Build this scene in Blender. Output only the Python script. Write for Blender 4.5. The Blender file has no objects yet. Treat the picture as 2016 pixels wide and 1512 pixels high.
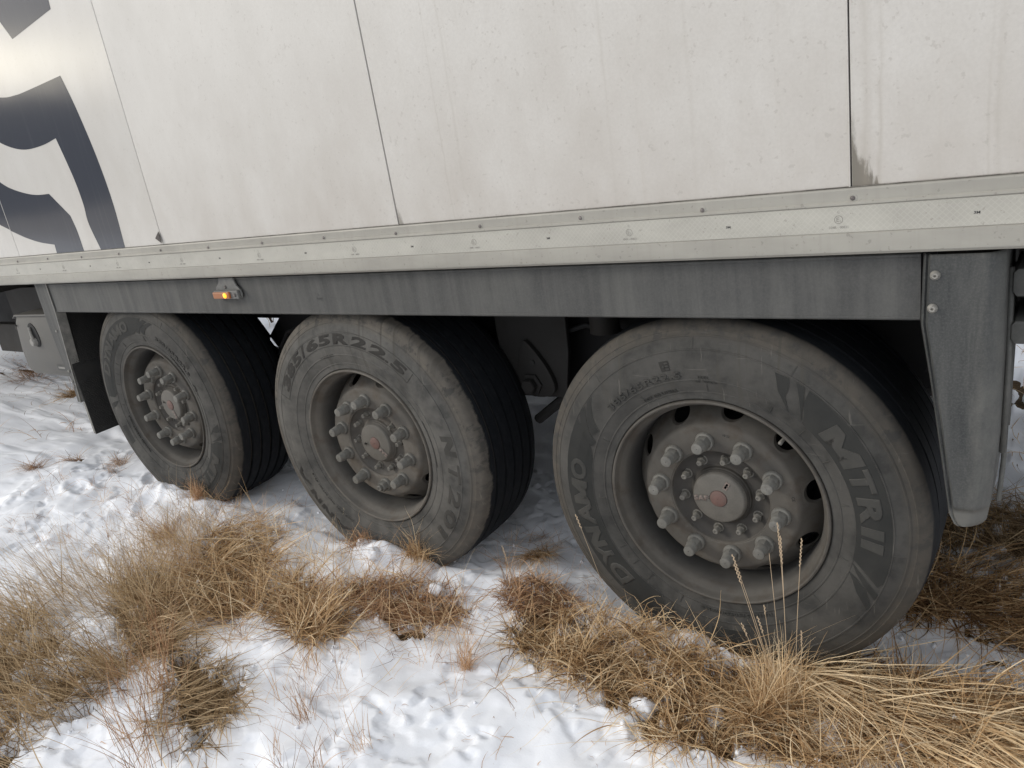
import bpy, bmesh, math, random
import numpy as np
from mathutils import Vector, Matrix

random.seed(7)
rng = np.random.default_rng(11)
PI = math.pi
scene = bpy.context.scene
COL = scene.collection

# ------------------------------------------------------------------ camera
cam_d = bpy.data.cameras.new("camera")
cam = bpy.data.objects.new("camera", cam_d)
COL.objects.link(cam)
cam_d.sensor_width = 36
cam_d.lens = 1521.2 / 2016 * 36
cam_d.clip_start = 0.05
cam_d.clip_end = 2000
cam.location = (0.7392, -1.7397, 1.0275)
cam.rotation_euler = (1.2502, 0.1553, 0.6047)
scene.camera = cam

# ------------------------------------------------------------------ sky and sun (thin overcast, soft sun through cloud behind the left shoulder)
SUN_EL, SUN_AZ = math.radians(27), math.radians(-122)      # azimuth measured from +Y towards +X
world = bpy.data.worlds.new("World")
scene.world = world
world.use_nodes = True
wn, wl = world.node_tree.nodes, world.node_tree.links
wn.clear()
w_out = wn.new('ShaderNodeOutputWorld')
w_bg = wn.new('ShaderNodeBackground')
sky = wn.new('ShaderNodeTexSky')
sky.sky_type = 'NISHITA'
sky.sun_disc = False
sky.sun_elevation = SUN_EL
sky.sun_rotation = SUN_AZ
sky.air_density = 1.0
sky.dust_density = 3.0
sky.ozone_density = 1.0
w_tc = wn.new('ShaderNodeTexCoord')
w_map = wn.new('ShaderNodeMapping'); w_map.inputs['Scale'].default_value = (1, 1, 3.2)
w_noi = wn.new('ShaderNodeTexNoise'); w_noi.inputs['Scale'].default_value = 2.2; w_noi.inputs['Detail'].default_value = 6
w_rmp = wn.new('ShaderNodeMapRange')
w_rmp.inputs['From Min'].default_value = 0.35; w_rmp.inputs['From Max'].default_value = 0.65
w_rmp.inputs['To Min'].default_value = 0.72; w_rmp.inputs['To Max'].default_value = 0.95
w_cld = wn.new('ShaderNodeMix'); w_cld.data_type = 'RGBA'
w_cld.inputs['B'].default_value = (9.2, 9.35, 9.65, 1)      # cloud sheet radiance, sky units
w_bg.inputs['Strength'].default_value = 0.105
wl.new(w_tc.outputs['Generated'], w_map.inputs['Vector']); wl.new(w_map.outputs[0], w_noi.inputs['Vector'])
wl.new(w_noi.outputs['Fac'], w_rmp.inputs['Value']); wl.new(w_rmp.outputs[0], w_cld.inputs['Factor'])
wl.new(sky.outputs[0], w_cld.inputs['A'])
# a warm break in the cloud sheet low under the sun (the side panel mirrors it)
def wmath(op, a, b=0.0):
    n = wn.new('ShaderNodeMath'); n.operation = op
    for i, v in enumerate((a, b)):
        if isinstance(v, (int, float)): n.inputs[i].default_value = v
        else: wl.new(v, n.inputs[i])
    return n.outputs[0]
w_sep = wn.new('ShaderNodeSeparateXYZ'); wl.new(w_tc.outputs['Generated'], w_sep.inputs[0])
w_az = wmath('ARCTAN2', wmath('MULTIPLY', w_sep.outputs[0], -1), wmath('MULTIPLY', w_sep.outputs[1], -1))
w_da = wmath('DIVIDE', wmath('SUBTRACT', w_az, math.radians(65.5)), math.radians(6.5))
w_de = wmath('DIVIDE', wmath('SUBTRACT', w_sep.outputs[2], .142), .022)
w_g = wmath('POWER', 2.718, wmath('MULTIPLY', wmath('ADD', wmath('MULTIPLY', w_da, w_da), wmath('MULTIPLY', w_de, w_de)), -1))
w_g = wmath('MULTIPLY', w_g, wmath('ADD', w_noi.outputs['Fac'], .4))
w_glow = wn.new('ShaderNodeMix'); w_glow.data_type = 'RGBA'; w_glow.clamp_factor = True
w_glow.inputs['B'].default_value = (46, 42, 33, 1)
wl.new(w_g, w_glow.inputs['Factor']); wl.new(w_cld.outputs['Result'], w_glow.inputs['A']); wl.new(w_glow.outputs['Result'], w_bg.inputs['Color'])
wl.new(w_bg.outputs[0], w_out.inputs[0])

sun_d = bpy.data.lights.new("sun", 'SUN')
sun_d.energy = 1.05
sun_d.angle = math.radians(16)
sun_d.color = (1.0, 0.94, 0.84)
sun = bpy.data.objects.new("sun", sun_d)
COL.objects.link(sun)
sdir = Vector((math.sin(SUN_AZ) * math.cos(SUN_EL), math.cos(SUN_AZ) * math.cos(SUN_EL), math.sin(SUN_EL)))
sun.rotation_euler = sdir.to_track_quat('Z', 'Y').to_euler()
sun.location = (-4, -3, 4)

scene.view_settings.view_transform = 'Standard'
scene.view_settings.look = 'None'
scene.view_settings.exposure = 0.32
scene.view_settings.gamma = 1
scene.view_settings.use_curve_mapping = False

# ------------------------------------------------------------------ object helpers
def thing(name, label, cat, loc=(0, 0, 0), group=None):
    o = bpy.data.objects.new(name, None)
    o.empty_display_size = 0.1
    COL.objects.link(o)
    o.location = loc
    o['label'] = label; o['category'] = cat
    if group: o['group'] = group
    return o

def tag(o, label, cat, group=None):
    o['label'] = label; o['category'] = cat
    if group: o['group'] = group
    return o

def obj(name, me, mat=None, parent=None, loc=(0, 0, 0), smooth=False):
    if isinstance(me, bmesh.types.BMesh):
        bm = me
        bmesh.ops.recalc_face_normals(bm, faces=bm.faces)
        me = bpy.data.meshes.new(name)
        bm.to_mesh(me); bm.free()
    if mat is not None and len(me.materials) == 0:
        for m in (mat if isinstance(mat, (list, tuple)) else [mat]):
            me.materials.append(m)
    if smooth is not False:
        me.shade_smooth()
        if smooth is not True:
            me.set_sharp_from_angle(angle=math.radians(smooth))
    o = bpy.data.objects.new(name, me)
    COL.objects.link(o)
    o.location = loc
    if parent is not None: o.parent = parent
    return o

def box(bm, x0, x1, y0, y1, z0, z1, bevel=0.0, mi=0, M=None):
    r = bmesh.ops.create_cube(bm, size=1)
    vs = r['verts']
    for v in vs:
        v.co = Vector(((x0 + x1) / 2 + v.co.x * (x1 - x0), (y0 + y1) / 2 + v.co.y * (y1 - y0), (z0 + z1) / 2 + v.co.z * (z1 - z0)))
        if M: v.co = M @ v.co
    fs = {f for v in vs for f in v.link_faces}
    for f in fs: f.material_index = mi
    if bevel > 0:
        es = list({e for v in vs for e in v.link_edges})
        bmesh.ops.bevel(bm, geom=es, offset=bevel, segments=2, affect='EDGES', profile=0.5)

def prism_y(bm, pts, y0, y1, mi=0, bevel=0.0):
    """outline pts (x,z) extruded from y0 to y1"""
    a = [bm.verts.new((x, y0, z)) for x, z in pts]
    f = bm.faces.new(a); f.material_index = mi
    r = bmesh.ops.extrude_face_region(bm, geom=[f])
    vs = [g for g in r['geom'] if isinstance(g, bmesh.types.BMVert)]
    for v in vs: v.co.y = y1
    if bevel > 0:
        es = [e for e in f.edges]
        bmesh.ops.bevel(bm, geom=es, offset=bevel, segments=2, affect='EDGES', profile=0.5)

def extrude_x(bm, prof, x0, x1, n=1, closed=True):
    """profile (y,z) swept along X"""
    rings = []
    for i in range(n + 1):
        x = x0 + (x1 - x0) * i / n
        rings.append([bm.verts.new((x, y, z)) for y, z in prof])
    m = len(prof)
    for a, b in zip(rings, rings[1:]):
        for i in range(m if closed else m - 1):
            j = (i + 1) % m
            bm.faces.new((a[i], a[j], b[j], b[i]))
    if closed:
        bm.faces.new(rings[0]); bm.faces.new(list(reversed(rings[-1])))

def lathe(bm, prof, n=96, cap0=False, cap1=False, mi=0, c=(0, 0)):
    """profile (r,y) turned around the Y axis"""
    rings = []
    for r, y in prof:
        rings.append([bm.verts.new((c[0] + r * math.cos(2 * PI * k / n), y, c[1] + r * math.sin(2 * PI * k / n))) for k in range(n)])
    for a, b in zip(rings, rings[1:]):
        for k in range(n):
            f = bm.faces.new((a[k], a[(k + 1) % n], b[(k + 1) % n], b[k])); f.material_index = mi
    if cap0: bm.faces.new(rings[0]).material_index = mi
    if cap1: bm.faces.new(list(reversed(rings[-1]))).material_index = mi

def tube(bm, pts, r, n=10, cap=True):
    pts = [Vector(p) for p in pts]
    rings = []
    for i, p in enumerate(pts):
        d = (pts[min(i + 1, len(pts) - 1)] - pts[max(i - 1, 0)]).normalized()
        u = d.orthogonal().normalized() if i == 0 else (rings_u - d * rings_u.dot(d)).normalized()
        rings_u = u
        w = d.cross(u)
        rr = r[i] if isinstance(r, (list, tuple)) else r
        rings.append([bm.verts.new(p + (u * math.cos(2 * PI * k / n) + w * math.sin(2 * PI * k / n)) * rr) for k in range(n)])
    for a, b in zip(rings, rings[1:]):
        for k in range(n):
            bm.faces.new((a[k], a[(k + 1) % n], b[(k + 1) % n], b[k]))
    if cap:
        bm.faces.new(rings[0]); bm.faces.new(list(reversed(rings[-1])))

# ------------------------------------------------------------------ node helpers
class NT:
    def __init__(s, name):
        s.m = bpy.data.materials.new(name); s.m.use_nodes = True
        s.t = s.m.node_tree; s.t.nodes.clear()
        s.out = s.t.nodes.new('ShaderNodeOutputMaterial')
        s.bsdf = s.t.nodes.new('ShaderNodeBsdfPrincipled')
        s.t.links.new(s.bsdf.outputs[0], s.out.inputs[0])
        s.geo = None
    def link(s, a, b): s.t.links.new(a, b)
    def val(s, sock, v):
        if isinstance(v, (int, float)): sock.default_value = v
        elif isinstance(v, (tuple, list)):
            sock.default_value = tuple(v) + ((1,) if len(v) == 3 and len(sock.default_value) == 4 else ())
        else: s.link(v, sock)
    def coord(s, kind='Object', scale=(1, 1, 1), loc=(0, 0, 0), rot=(0, 0, 0)):
        if kind == 'Pos':
            n = s.t.nodes.new('ShaderNodeNewGeometry'); o = n.outputs['Position']
        else:
            n = s.t.nodes.new('ShaderNodeTexCoord'); o = n.outputs[kind]
        mp = s.t.nodes.new('ShaderNodeMapping')
        mp.inputs['Scale'].default_value = scale; mp.inputs['Location'].default_value = loc; mp.inputs['Rotation'].default_value = rot
        s.link(o, mp.inputs[0]); return mp.outputs[0]
    def noise(s, co, scale=5, detail=4, rough=0.55, dist=0.0):
        n = s.t.nodes.new('ShaderNodeTexNoise')
        n.inputs['Scale'].default_value = scale; n.inputs['Detail'].default_value = detail
        n.inputs['Roughness'].default_value = rough; n.inputs['Distortion'].default_value = dist
        s.link(co, n.inputs['Vector']); return n.outputs['Fac']
    def math(s, op, a, b=0.0, c=0.0, clamp=False):
        n = s.t.nodes.new('ShaderNodeMath'); n.operation = op; n.use_clamp = clamp
        s.val(n.inputs[0], a); s.val(n.inputs[1], b); s.val(n.inputs[2], c); return n.outputs[0]
    def rng(s, v, a, b, c=0.0, d=1.0, smooth=False):
        n = s.t.nodes.new('ShaderNodeMapRange')
        if smooth: n.interpolation_type = 'SMOOTHSTEP'
        s.val(n.inputs[0], v)
        for i, q in enumerate((a, b, c, d)): s.val(n.inputs[i + 1], q)
        return n.outputs[0]
    def mix(s, f, a, b, mode='MIX'):
        n = s.t.nodes.new('ShaderNodeMix'); n.data_type = 'RGBA'; n.blend_type = mode
        s.val(n.inputs['Factor'], f); s.val(n.inputs['A'], a); s.val(n.inputs['B'], b); return n.outputs['Result']
    def sep(s, co):
        n = s.t.nodes.new('ShaderNodeSeparateXYZ'); s.link(co, n.inputs[0]); return n.outputs
    def bump(s, h, strength=0.3, dist=0.002, nrm=None):
        n = s.t.nodes.new('ShaderNodeBump'); n.inputs['Strength'].default_value = strength; n.inputs['Distance'].default_value = dist
        s.link(h, n.inputs['Height'])
        if nrm is not None: s.link(nrm, n.inputs['Normal'])
        return n.outputs[0]
    def done(s, color, rough=0.7, metal=0.0, bump=None, spec=None, **k):
        s.val(s.bsdf.inputs['Base Color'], color); s.val(s.bsdf.inputs['Roughness'], rough)
        s.val(s.bsdf.inputs['Metallic'], metal)
        if spec is not None: s.val(s.bsdf.inputs['Specular IOR Level'], spec)
        if bump is not None: s.link(bump, s.bsdf.inputs['Normal'])
        for a, b in k.items(): s.val(s.bsdf.inputs[a], b)
        return s.m

# ------------------------------------------------------------------ materials
def m_panel(glossy):
    n = NT('white_panel_gloss' if glossy else 'white_panel_dusty')
    p = n.coord('Pos'); x, y, z = n.sep(p)
    fine = n.noise(n.coord('Pos', (1, 1, 1)), 160, 3, 0.7)
    med = n.noise(n.coord('Pos', (1, 1, .6)), 7, 5, 0.6)
    streak = n.noise(n.coord('Pos', (22, 1, .55)), 1.6, 4, 0.6)
    speck = n.noise(n.coord('Pos'), 75, 2, 0.6)
    low = n.rng(z, 1.45, 0.78, 0.0, 1.0)                        # road film thrown up by the wheels
    film = n.math('MULTIPLY', low, n.rng(med, .3, .7, .35, 1.0))
    film = n.math('MULTIPLY', film, n.rng(x, -3.2, -.6, .35, 1.0))
    base = n.mix(n.rng(med, .3, .75), (.60, .586, .556), (.558, .542, .51))
    c = n.mix(n.math('MULTIPLY', film, .75), base, (.41, .375, .335))
    st = n.math('MULTIPLY', n.rng(streak, .60, .74), n.rng(x, -1.6, -.4, .1, .75))
    c = n.mix(n.math('MULTIPLY', st, .4), c, (.44, .40, .35))
    sp = n.math('MULTIPLY', n.rng(speck, .64, .71), n.rng(x, -2.4, -.4, .12, .36))
    c = n.mix(sp, c, (.33, .30, .27))
    c = n.mix(n.math('MULTIPLY', n.rng(fine, .35, .7), n.rng(x, -2.2, -.5, .05, .26)), c, (.40, .38, .35))
    # grime that has run down into the lower right corner beside two of the joints
    for (sx, w, h, s_) in ((-.868, .030, .10, .6), (.374, .062, .17, .85)):
        dx = n.math('SUBTRACT', x, sx); up = n.math('SUBTRACT', z, .808)
        edge = n.math('MULTIPLY', n.math('POWER', n.rng(up, 0.0, h, 1.0, 0.0), 2.6), w)
        edge = n.math('ADD', edge, n.math('MULTIPLY', n.math('SUBTRACT', n.noise(n.coord('Pos', (1, 1, .35)), 60, 5, .7), .5), .05))
        edge = n.math('MULTIPLY', edge, n.rng(n.noise(n.coord('Pos', (1, 1, .12)), 95, 3, .6), .3, .6, .6, 1.15))
        m = n.math('MULTIPLY', n.rng(dx, n.math('ADD', edge, -.012), n.math('ADD', edge, .006), 1.0, 0.0, True), n.rng(dx, -.001, .001))
        m = n.math('MULTIPLY', m, n.rng(up, h * .5, h, 1, 0))
        c = n.mix(n.math('MULTIPLY', m, s_), c, (.13, .115, .09))
    for (sx, wd, s_) in ((.40, .012, .35), (.425, .006, .3), (.62, .008, .22), (.605, .004, .2), (.90, .01, .2), (-.60, .006, .3), (-.655, .004, .35), (-.15, .006, .15), (.05, .008, .15)):
        wob = n.math('MULTIPLY', n.math('SUBTRACT', med, .5), .03)
        d = n.math('ABSOLUTE', n.math('ADD', n.math('SUBTRACT', x, sx), wob))
        m = n.math('MULTIPLY', n.rng(d, 0.0, wd, 1, 0), n.rng(streak, .3, .6, .4, 1))
        m = n.math('MULTIPLY', m, n.rng(n.noise(n.coord('Pos', (.4, 1, 1)), 3, 2), .35, .6, .2, 1))
        c = n.mix(n.math('MULTIPLY', m, s_), c, (.30, .265, .215))
    ro = n.rng(film, 0, 1, .12, .5) if glossy else n.rng(med, .3, .7, .42, .6)
    b = n.bump(n.noise(n.coord('Pos'), 2.2, 2), .05 if glossy else .1, .02)
    if not glossy: b = n.bump(fine, .12, .0008, b)
    return n.done(c, ro, bump=b, spec=.28 if glossy else .4)

def m_simple(name, c1, c2, rough=.6, scale=12, detail=5, metal=0.0, bump=0.15, bd=0.001, streak=False, dust=None):
    n = NT(name)
    a = n.noise(n.coord('Pos'), scale, detail, .6)
    f = n.rng(a, .32, .68)
    if streak:
        s = n.noise(n.coord('Pos', (9, 3, .7)), 1.7, 6, .68, .5)
        s2 = n.noise(n.coord('Pos', (5, 3, 4)), 1.6, 5, .6)
        f = n.math('MULTIPLY_ADD', n.rng(s, .38, .62), .6, n.math('MULTIPLY', f, .25))
        f = n.math('ADD', f, n.math('MULTIPLY', n.rng(s2, .42, .6), .2), clamp=True)
    c = n.mix(f, c1, c2)
    fine = n.noise(n.coord('Pos'), 220, 3, .7)
    c = n.mix(n.math('MULTIPLY', n.rng(fine, .4, .75), .3), c, tuple(min(1, q * 1.35) for q in c2))
    if dust:
        g = NT.sep(n, n.coord('Pos'))
    return n.done(c, n.rng(a, .3, .7, rough - .06, rough + .1), metal, n.bump(fine, bump, bd))

def m_rail():
    n = NT('rail_dusty_aluminium')
    p = n.coord('Pos'); x, y, z = n.sep(p)
    med = n.noise(n.coord('Pos', (.7, 1, 2)), 6, 5, .6)
    st = n.noise(n.coord('Pos', (26, 1, 1.5)), 2, 4, .6)
    c = n.mix(n.rng(med, .3, .7), (.375, .362, .32), (.30, .288, .255))
    c = n.mix(n.math('MULTIPLY', n.rng(st, .52, .72), .3), c, (.27, .25, .22))
    c = n.mix(n.math('MULTIPLY', n.rng(z, .783, .80, 0, 1), n.rng(n.noise(n.coord('Pos', (3, 1, 1)), 5, 4), .35, .65, .1, .45)), c, (.26, .25, .225))
    spk = n.noise(n.coord('Pos'), 90, 2)
    c = n.mix(n.math('MULTIPLY', n.rng(spk, .66, .71), .35), c, (.15, .14, .12))
    return n.done(c, .55, .1, n.bump(n.noise(n.coord('Pos'), 140, 3, .7), .1, .001))

def m_tape():
    n = NT('reflective_tape_film')
    # fine diamond embossing
    a = n.coord('Pos', (1, 0, 1), rot=(0, math.radians(45), 0)); x, y, z = n.sep(a)
    k = 2 * PI / .0085
    g = n.math('MAXIMUM', n.math('COSINE', n.math('MULTIPLY', x, k)), n.math('COSINE', n.math('MULTIPLY', z, k)))
    g = n.rng(g, .8, 1.0)
    med = n.noise(n.coord('Pos', (1, 1, 2)), 8, 5, .6)
    c = n.mix(n.rng(med, .3, .7), (.43, .418, .37), (.35, .338, .30))
    c = n.mix(n.math('MULTIPLY', g, .16), c, (.64, .63, .57))
    spk = n.noise(n.coord('Pos'), 120, 2)
    c = n.mix(n.math('MULTIPLY', n.rng(spk, .67, .72), .4), c, (.18, .165, .14))
    return n.done(c, .42, 0, n.bump(g, .1, .0006))

def m_tyre(spread, dusty, name, wobble=.03):
    """spread: how far pale dust reaches onto the tread; dusty: overall tone of the sidewall film"""
    n = NT(name)
    o = n.coord('Object'); x, y, z = n.sep(o)
    r = n.math('SQRT', n.math('ADD', n.math('MULTIPLY', x, x), n.math('MULTIPLY', z, z)))
    a = n.noise(n.coord('Object', (1, 1, 1)), 6, 6, .62, .3)
    b = n.noise(n.coord('Object'), 26, 5, .65)
    fine = n.noise(n.coord('Object'), 170, 3, .7)
    lo = tuple(q * dusty * .58 for q in (.132, .131, .124)); hi = tuple(q * dusty for q in (.166, .160, .147))
    c = n.mix(n.rng(n.math('MULTIPLY_ADD', b, .4, n.math('MULTIPLY', a, .6)), .40, .58), lo, hi)
    c = n.mix(n.math('MULTIPLY', n.rng(b, .4, .66), .3), c, tuple(q * dusty for q in (.085, .084, .08)))
    # scuffed shoulder band: brown film with dark wet blotches
    sh = n.rng(r, .462, .485)
    blot = n.rng(n.noise(n.coord('Object', (1, .4, 1)), 22, 5, .65), .52, .60)
    cs = n.mix(n.rng(b, .3, .7), tuple(q * dusty for q in (.195, .172, .142)), tuple(q * dusty for q in (.115, .107, .094)))
    cs = n.mix(n.math('MULTIPLY', blot, n.rng(z, -.2, .1, .25, .8)), cs, (.045, .044, .042))
    c = n.mix(n.math('MULTIPLY', sh, .85), c, cs)
    # water runs down the upper sidewall
    run = n.noise(n.coord('Object', (20, 1, 1.1)), 1.7, 3, .6, .5)
    m = n.math('MULTIPLY', n.rng(run, .56, .63), n.rng(z, .22, .42, 0, .8))
    c = n.mix(m, c, (.062, .058, .05))
    # thin scratches
    scr = n.noise(n.coord('Object', (60, 6, 6), rot=(0, .6, 0)), 1.5, 3, .7)
    c = n.mix(n.math('MULTIPLY', n.rng(scr, .64, .72), .35), c, (.22, .205, .18))
    scr2 = n.noise(n.coord('Object', (5, 5, 70), rot=(0, -.5, 0)), 1.5, 3, .7)
    c = n.mix(n.math('MULTIPLY', n.rng(scr2, .66, .74), .3), c, (.20, .187, .165))
    # tread: clean damp black rubber where the road keeps it washed
    wob = n.math('MULTIPLY', n.math('SUBTRACT', n.noise(n.coord('Object', (1, 1, 1)), 16, 5, .65), .5), wobble)
    t = n.rng(n.math('ADD', y, wob), spread, spread + .012, 0, 1, True)
    t = n.math('MULTIPLY', t, n.rng(r, .506, .514))
    tread = n.mix(n.rng(n.noise(n.coord('Object', (1, 4, 1)), 30, 3), .45, .7), (.006, .0075, .010), (.013, .0145, .017))
    c = n.mix(t, c, tread)
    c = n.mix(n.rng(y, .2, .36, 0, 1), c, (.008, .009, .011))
    ro = n.mix(t, (.82, .82, .82), (.7, .7, .7))
    bb = n.bump(b, .25, .003); bb = n.bump(fine, .3, .0008, bb)
    return n.done(c, ro, bump=bb, spec=.25)

def m_rub(name, c1, c2):
    n = NT(name)
    a = n.noise(n.coord('Object'), 11, 5, .62); f = n.noise(n.coord('Object'), 150, 3, .7)
    c = n.mix(n.rng(a, .33, .67), c1, c2)
    return n.done(c, .82, bump=n.bump(f, .3, .0008), spec=.25)

def m_rim(k=1.0, name='rim_dusty_steel'):
    n = NT(name)
    o = n.coord('Object'); x, y, z = n.sep(o)
    r = n.math('SQRT', n.math('ADD', n.math('MULTIPLY', x, x), n.math('MULTIPLY', z, z)))
    a = n.noise(o, 9, 5, .6); b = n.noise(o, 40, 4, .6); f = n.noise(o, 200, 3, .7)
    c = n.mix(n.rng(a, .3, .7), (.120 * k, .112 * k, .100 * k), (.192 * k, .176 * k, .152 * k))
    c = n.mix(n.math('MULTIPLY', n.rng(b, .45, .7), .3), c, (.09, .085, .078))
    c = n.mix(n.math('MULTIPLY', n.rng(n.noise(o, 16, 5, .65), .50, .66), .45), c, (.095 * k, .068 * k, .046 * k))
    # darker tone deep in the barrel; caked grime round the hub seat
    bar = n.math('MULTIPLY', n.rng(r, .262, .268), n.rng(y, .02, .07))
    c = n.mix(n.math('MULTIPLY', bar, .55), c, (.05, .052, .055))
    hub = n.math('MULTIPLY', n.rng(r, .137, .135), n.rng(r, .082, .10))
    c = n.mix(n.math('MULTIPLY', hub, n.rng(n.noise(n.coord('Object', (1, 1, 1)), 14, 4), .35, .65, .2, .8)), c, (.06, .056, .052))
    return n.done(c, .7, 0, n.bump(f, .25, .0008), spec=.3)

MAT = {}
MAT['panel_gloss'] = m_panel(True)
MAT['panel'] = m_panel(False)
MAT['rail'] = m_rail()
MAT['tape'] = m_tape()
MAT['skirt'] = m_simple('skirt_weathered_grey', (.040, .041, .041), (.092, .092, .087), .68, 7, streak=True, bump=.2)
MAT['fin'] = m_simple('mudguard_grey_plastic', (.040, .048, .051), (.098, .101, .098), .6, 9, streak=True, bump=.35)
MAT['fin_pale'] = m_simple('bracket_pale_grey', (.10, .10, .098), (.17, .17, .16), .6, 40)
def m_fin():
    n = NT('mudguard_grey_plastic_toned')
    p = n.coord('Pos'); x, y, z = n.sep(p)
    a = n.noise(n.coord('Pos', (10, 3, 1.6)), 2.2, 6, .68, .6); b = n.noise(n.coord('Pos', (1, 1, .8)), 30, 5, .7); f = n.noise(p, 220, 3, .7)
    c = n.mix(n.rng(a, .35, .65), (.032, .035, .036), (.064, .066, .064))
    d = n.rng(n.math('ADD', x, n.math('MULTIPLY', n.math('SUBTRACT', a, .5), .08)), .575, .625)  # paler towards the right edge, less so towards the top
    d = n.math('MULTIPLY', d, n.rng(z, .66, .40, .35, 1.0))
    c = n.mix(n.math('MULTIPLY', d, n.rng(b, .3, .6, .35, .8)), c, (.135, .132, .120))
    low = n.rng(n.math('ADD', z, n.math('MULTIPLY', b, .03)), .135, .118)
    c = n.mix(n.math('MULTIPLY', low, .6), c, (.15, .146, .132))
    c = n.mix(n.math('MULTIPLY', n.rng(f, .45, .75), .35), c, (.14, .138, .13))
    return n.done(c, .62, bump=n.bump(b, .25, .0015), spec=.35)
MAT['fin'] = m_fin()
MAT['edge'] = m_simple('dusty_edge_metal', (.13, .13, .12), (.24, .23, .21), .6, 30)
MAT['frame'] = m_simple('chassis_grey_brown', (.010, .009, .008), (.022, .0195, .0165), .75, 10)
MAT['black'] = m_simple('black_underside', (.006, .006, .007), (.012, .012, .013), .8, 10)
MAT['flap'] = m_simple('black_rubber_flap', (.010, .010, .010), (.026, .025, .023), .8, 30, bump=.5)
MAT['box_plastic'] = m_simple('toolbox_grey_plastic', (.072, .070, .064), (.105, .101, .092), .55, 8, bump=.1)
MAT['latch'] = m_simple('latch_dusty_metal', (.16, .155, .14), (.26, .25, .23), .5, 30)
MAT['dark'] = m_simple('dark_recess', (.012, .012, .012), (.02, .02, .02), .8, 20)
MAT['rim'] = m_rim(.58)
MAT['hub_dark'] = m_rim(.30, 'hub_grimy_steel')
def m_nut():
    n = NT('lug_nut_chalky_grey')
    oi = n.t.nodes.new('ShaderNodeObjectInfo'); p = n.coord('Pos')
    a = n.noise(p, 45, 5, .65); b = n.noise(p, 110, 4, .7)
    c = n.mix(n.rng(a, .3, .7), (.13, .128, .117), (.215, .211, .193))
    c = n.mix(n.math('MULTIPLY', n.rng(b, .54, .68), .35), c, (.11, .085, .06))
    c = n.mix(n.math('MULTIPLY', oi.outputs['Random'], .4), c, (.105, .10, .088))
    return n.done(c, .62, .15, n.bump(b, .45, .001), spec=.35)
MAT['nut'] = m_nut()
MAT['bolt'] = m_simple('hub_bolt_dusty', (.115, .11, .095), (.185, .175, .155), .6, 60, bump=.3)
MAT['cap'] = m_simple('hub_cap_dusty', (.092, .086, .075), (.125, .117, .102), .6, 30, bump=.25)
MAT['red'] = m_simple('faded_red_plug', (.15, .080, .068), (.115, .078, .066), .6, 60)
MAT['pinkish'] = m_simple('faded_raised_lettering', (.17, .135, .118), (.21, .17, .15), .6, 60)
MAT['rivet'] = m_simple('rivet_dull', (.10, .09, .085), (.20, .18, .17), .45, 60, metal=.3)
MAT['steel'] = m_simple('dull_steel_bolt', (.22, .21, .19), (.34, .33, .30), .45, 60, metal=.5)
def m_navy():
    n = NT('slate_blue_vinyl')
    st = n.noise(n.coord('Pos', (40, 1, 1.2)), 1.5, 4, .6)
    c = n.mix(n.math('MULTIPLY', n.rng(st, .55, .72), .4), (.052, .058, .073), (.092, .098, .110))
    return n.done(c, .11, bump=n.bump(n.noise(n.coord('Pos'), 2.2, 2), .05, .02), spec=.3)
MAT['navy'] = m_navy()
MAT['ink'] = m_simple('faded_print', (.19, .183, .165), (.25, .24, .215), .6, 60)
MAT['ink_dark'] = m_simple('dark_print', (.05, .05, .05), (.07, .07, .07), .6, 60)
MAT['bead'] = m_simple('grimy_sealant', (.05, .045, .04), (.26, .245, .22), .7, 26)
MAT['joint'] = m_simple('panel_joint_sealant', (.035, .03, .028), (.07, .06, .055), .7, 60)
MAT['let_dust'] = m_rub('lettering_dusty_rubber', (.044, .044, .041), (.060, .058, .053))
MAT['let_edge'] = m_rub('dusty_highlight_edges', (.09, .088, .08), (.135, .13, .117))  # pale dust on letter side walls, doubling as a painted edge highlight
MAT['let_dark'] = m_rub('lettering_dark_rubber', (.028, .027, .025), (.040, .038, .035))
MAT['band'] = m_rub('band_ribbed_rubber', (.024, .025, .024), (.034, .034, .032))

def m_lens():
    n = NT('amber_lens')
    return n.done((.42, .16, .06), .35, **{'Transmission Weight': .25})
MAT['lens'] = m_lens()
def m_bulb():
    n = NT('lit_amber_bulb')
    return n.done((1, .5, .05), .3, **{'Emission Color': (1, .36, .02), 'Emission Strength': 1.3})
MAT['bulb'] = m_bulb()

def m_snow():
    n = NT('snow')
    p = n.coord('Pos')
    a = n.noise(p, 5, 5, .55); b = n.noise(p, 34, 5, .62); f = n.noise(p, 190, 4, .75)
    c = n.mix(n.rng(a, .35, .7), (.87, .892, .93), (.82, .845, .89))
    grit = n.noise(p, 60, 3, .6)
    c = n.mix(n.math('MULTIPLY', n.rng(grit, .69, .74), .35), c, (.42, .34, .25))
    x, y, z = n.sep(p)
    far = n.math('MULTIPLY', n.rng(y, -7, -11), n.rng(n.noise(p, .35, 5, .6), .34, .46))
    c = n.mix(far, c, (.17, .125, .075))
    bb = n.bump(b, .14, .006); bb = n.bump(f, .28, .0014, bb)
    return n.done(c, .62, bump=bb, spec=.3)
MAT['snow'] = m_snow()
MAT['steppe'] = m_simple('dead_steppe', (.035, .032, .028), (.075, .062, .048), .9, .2, bump=.0)
def m_soil():
    n = NT('matted_dead_turf')
    p = n.coord('Pos')
    a = n.noise(n.coord('Pos', (30, 90, 30), rot=(0, 0, .5)), 2, 5, .7); b = n.noise(p, 12, 5, .6)
    c = n.mix(n.rng(a, .35, .65), (.035, .025, .015), (.17, .115, .062))
    c = n.mix(n.math('MULTIPLY', n.rng(b, .4, .7), .6), c, (.04, .028, .018))
    return n.done(c, .95, bump=n.bump(a, .8, .01), spec=.1)
MAT['soil'] = m_soil()
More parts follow.
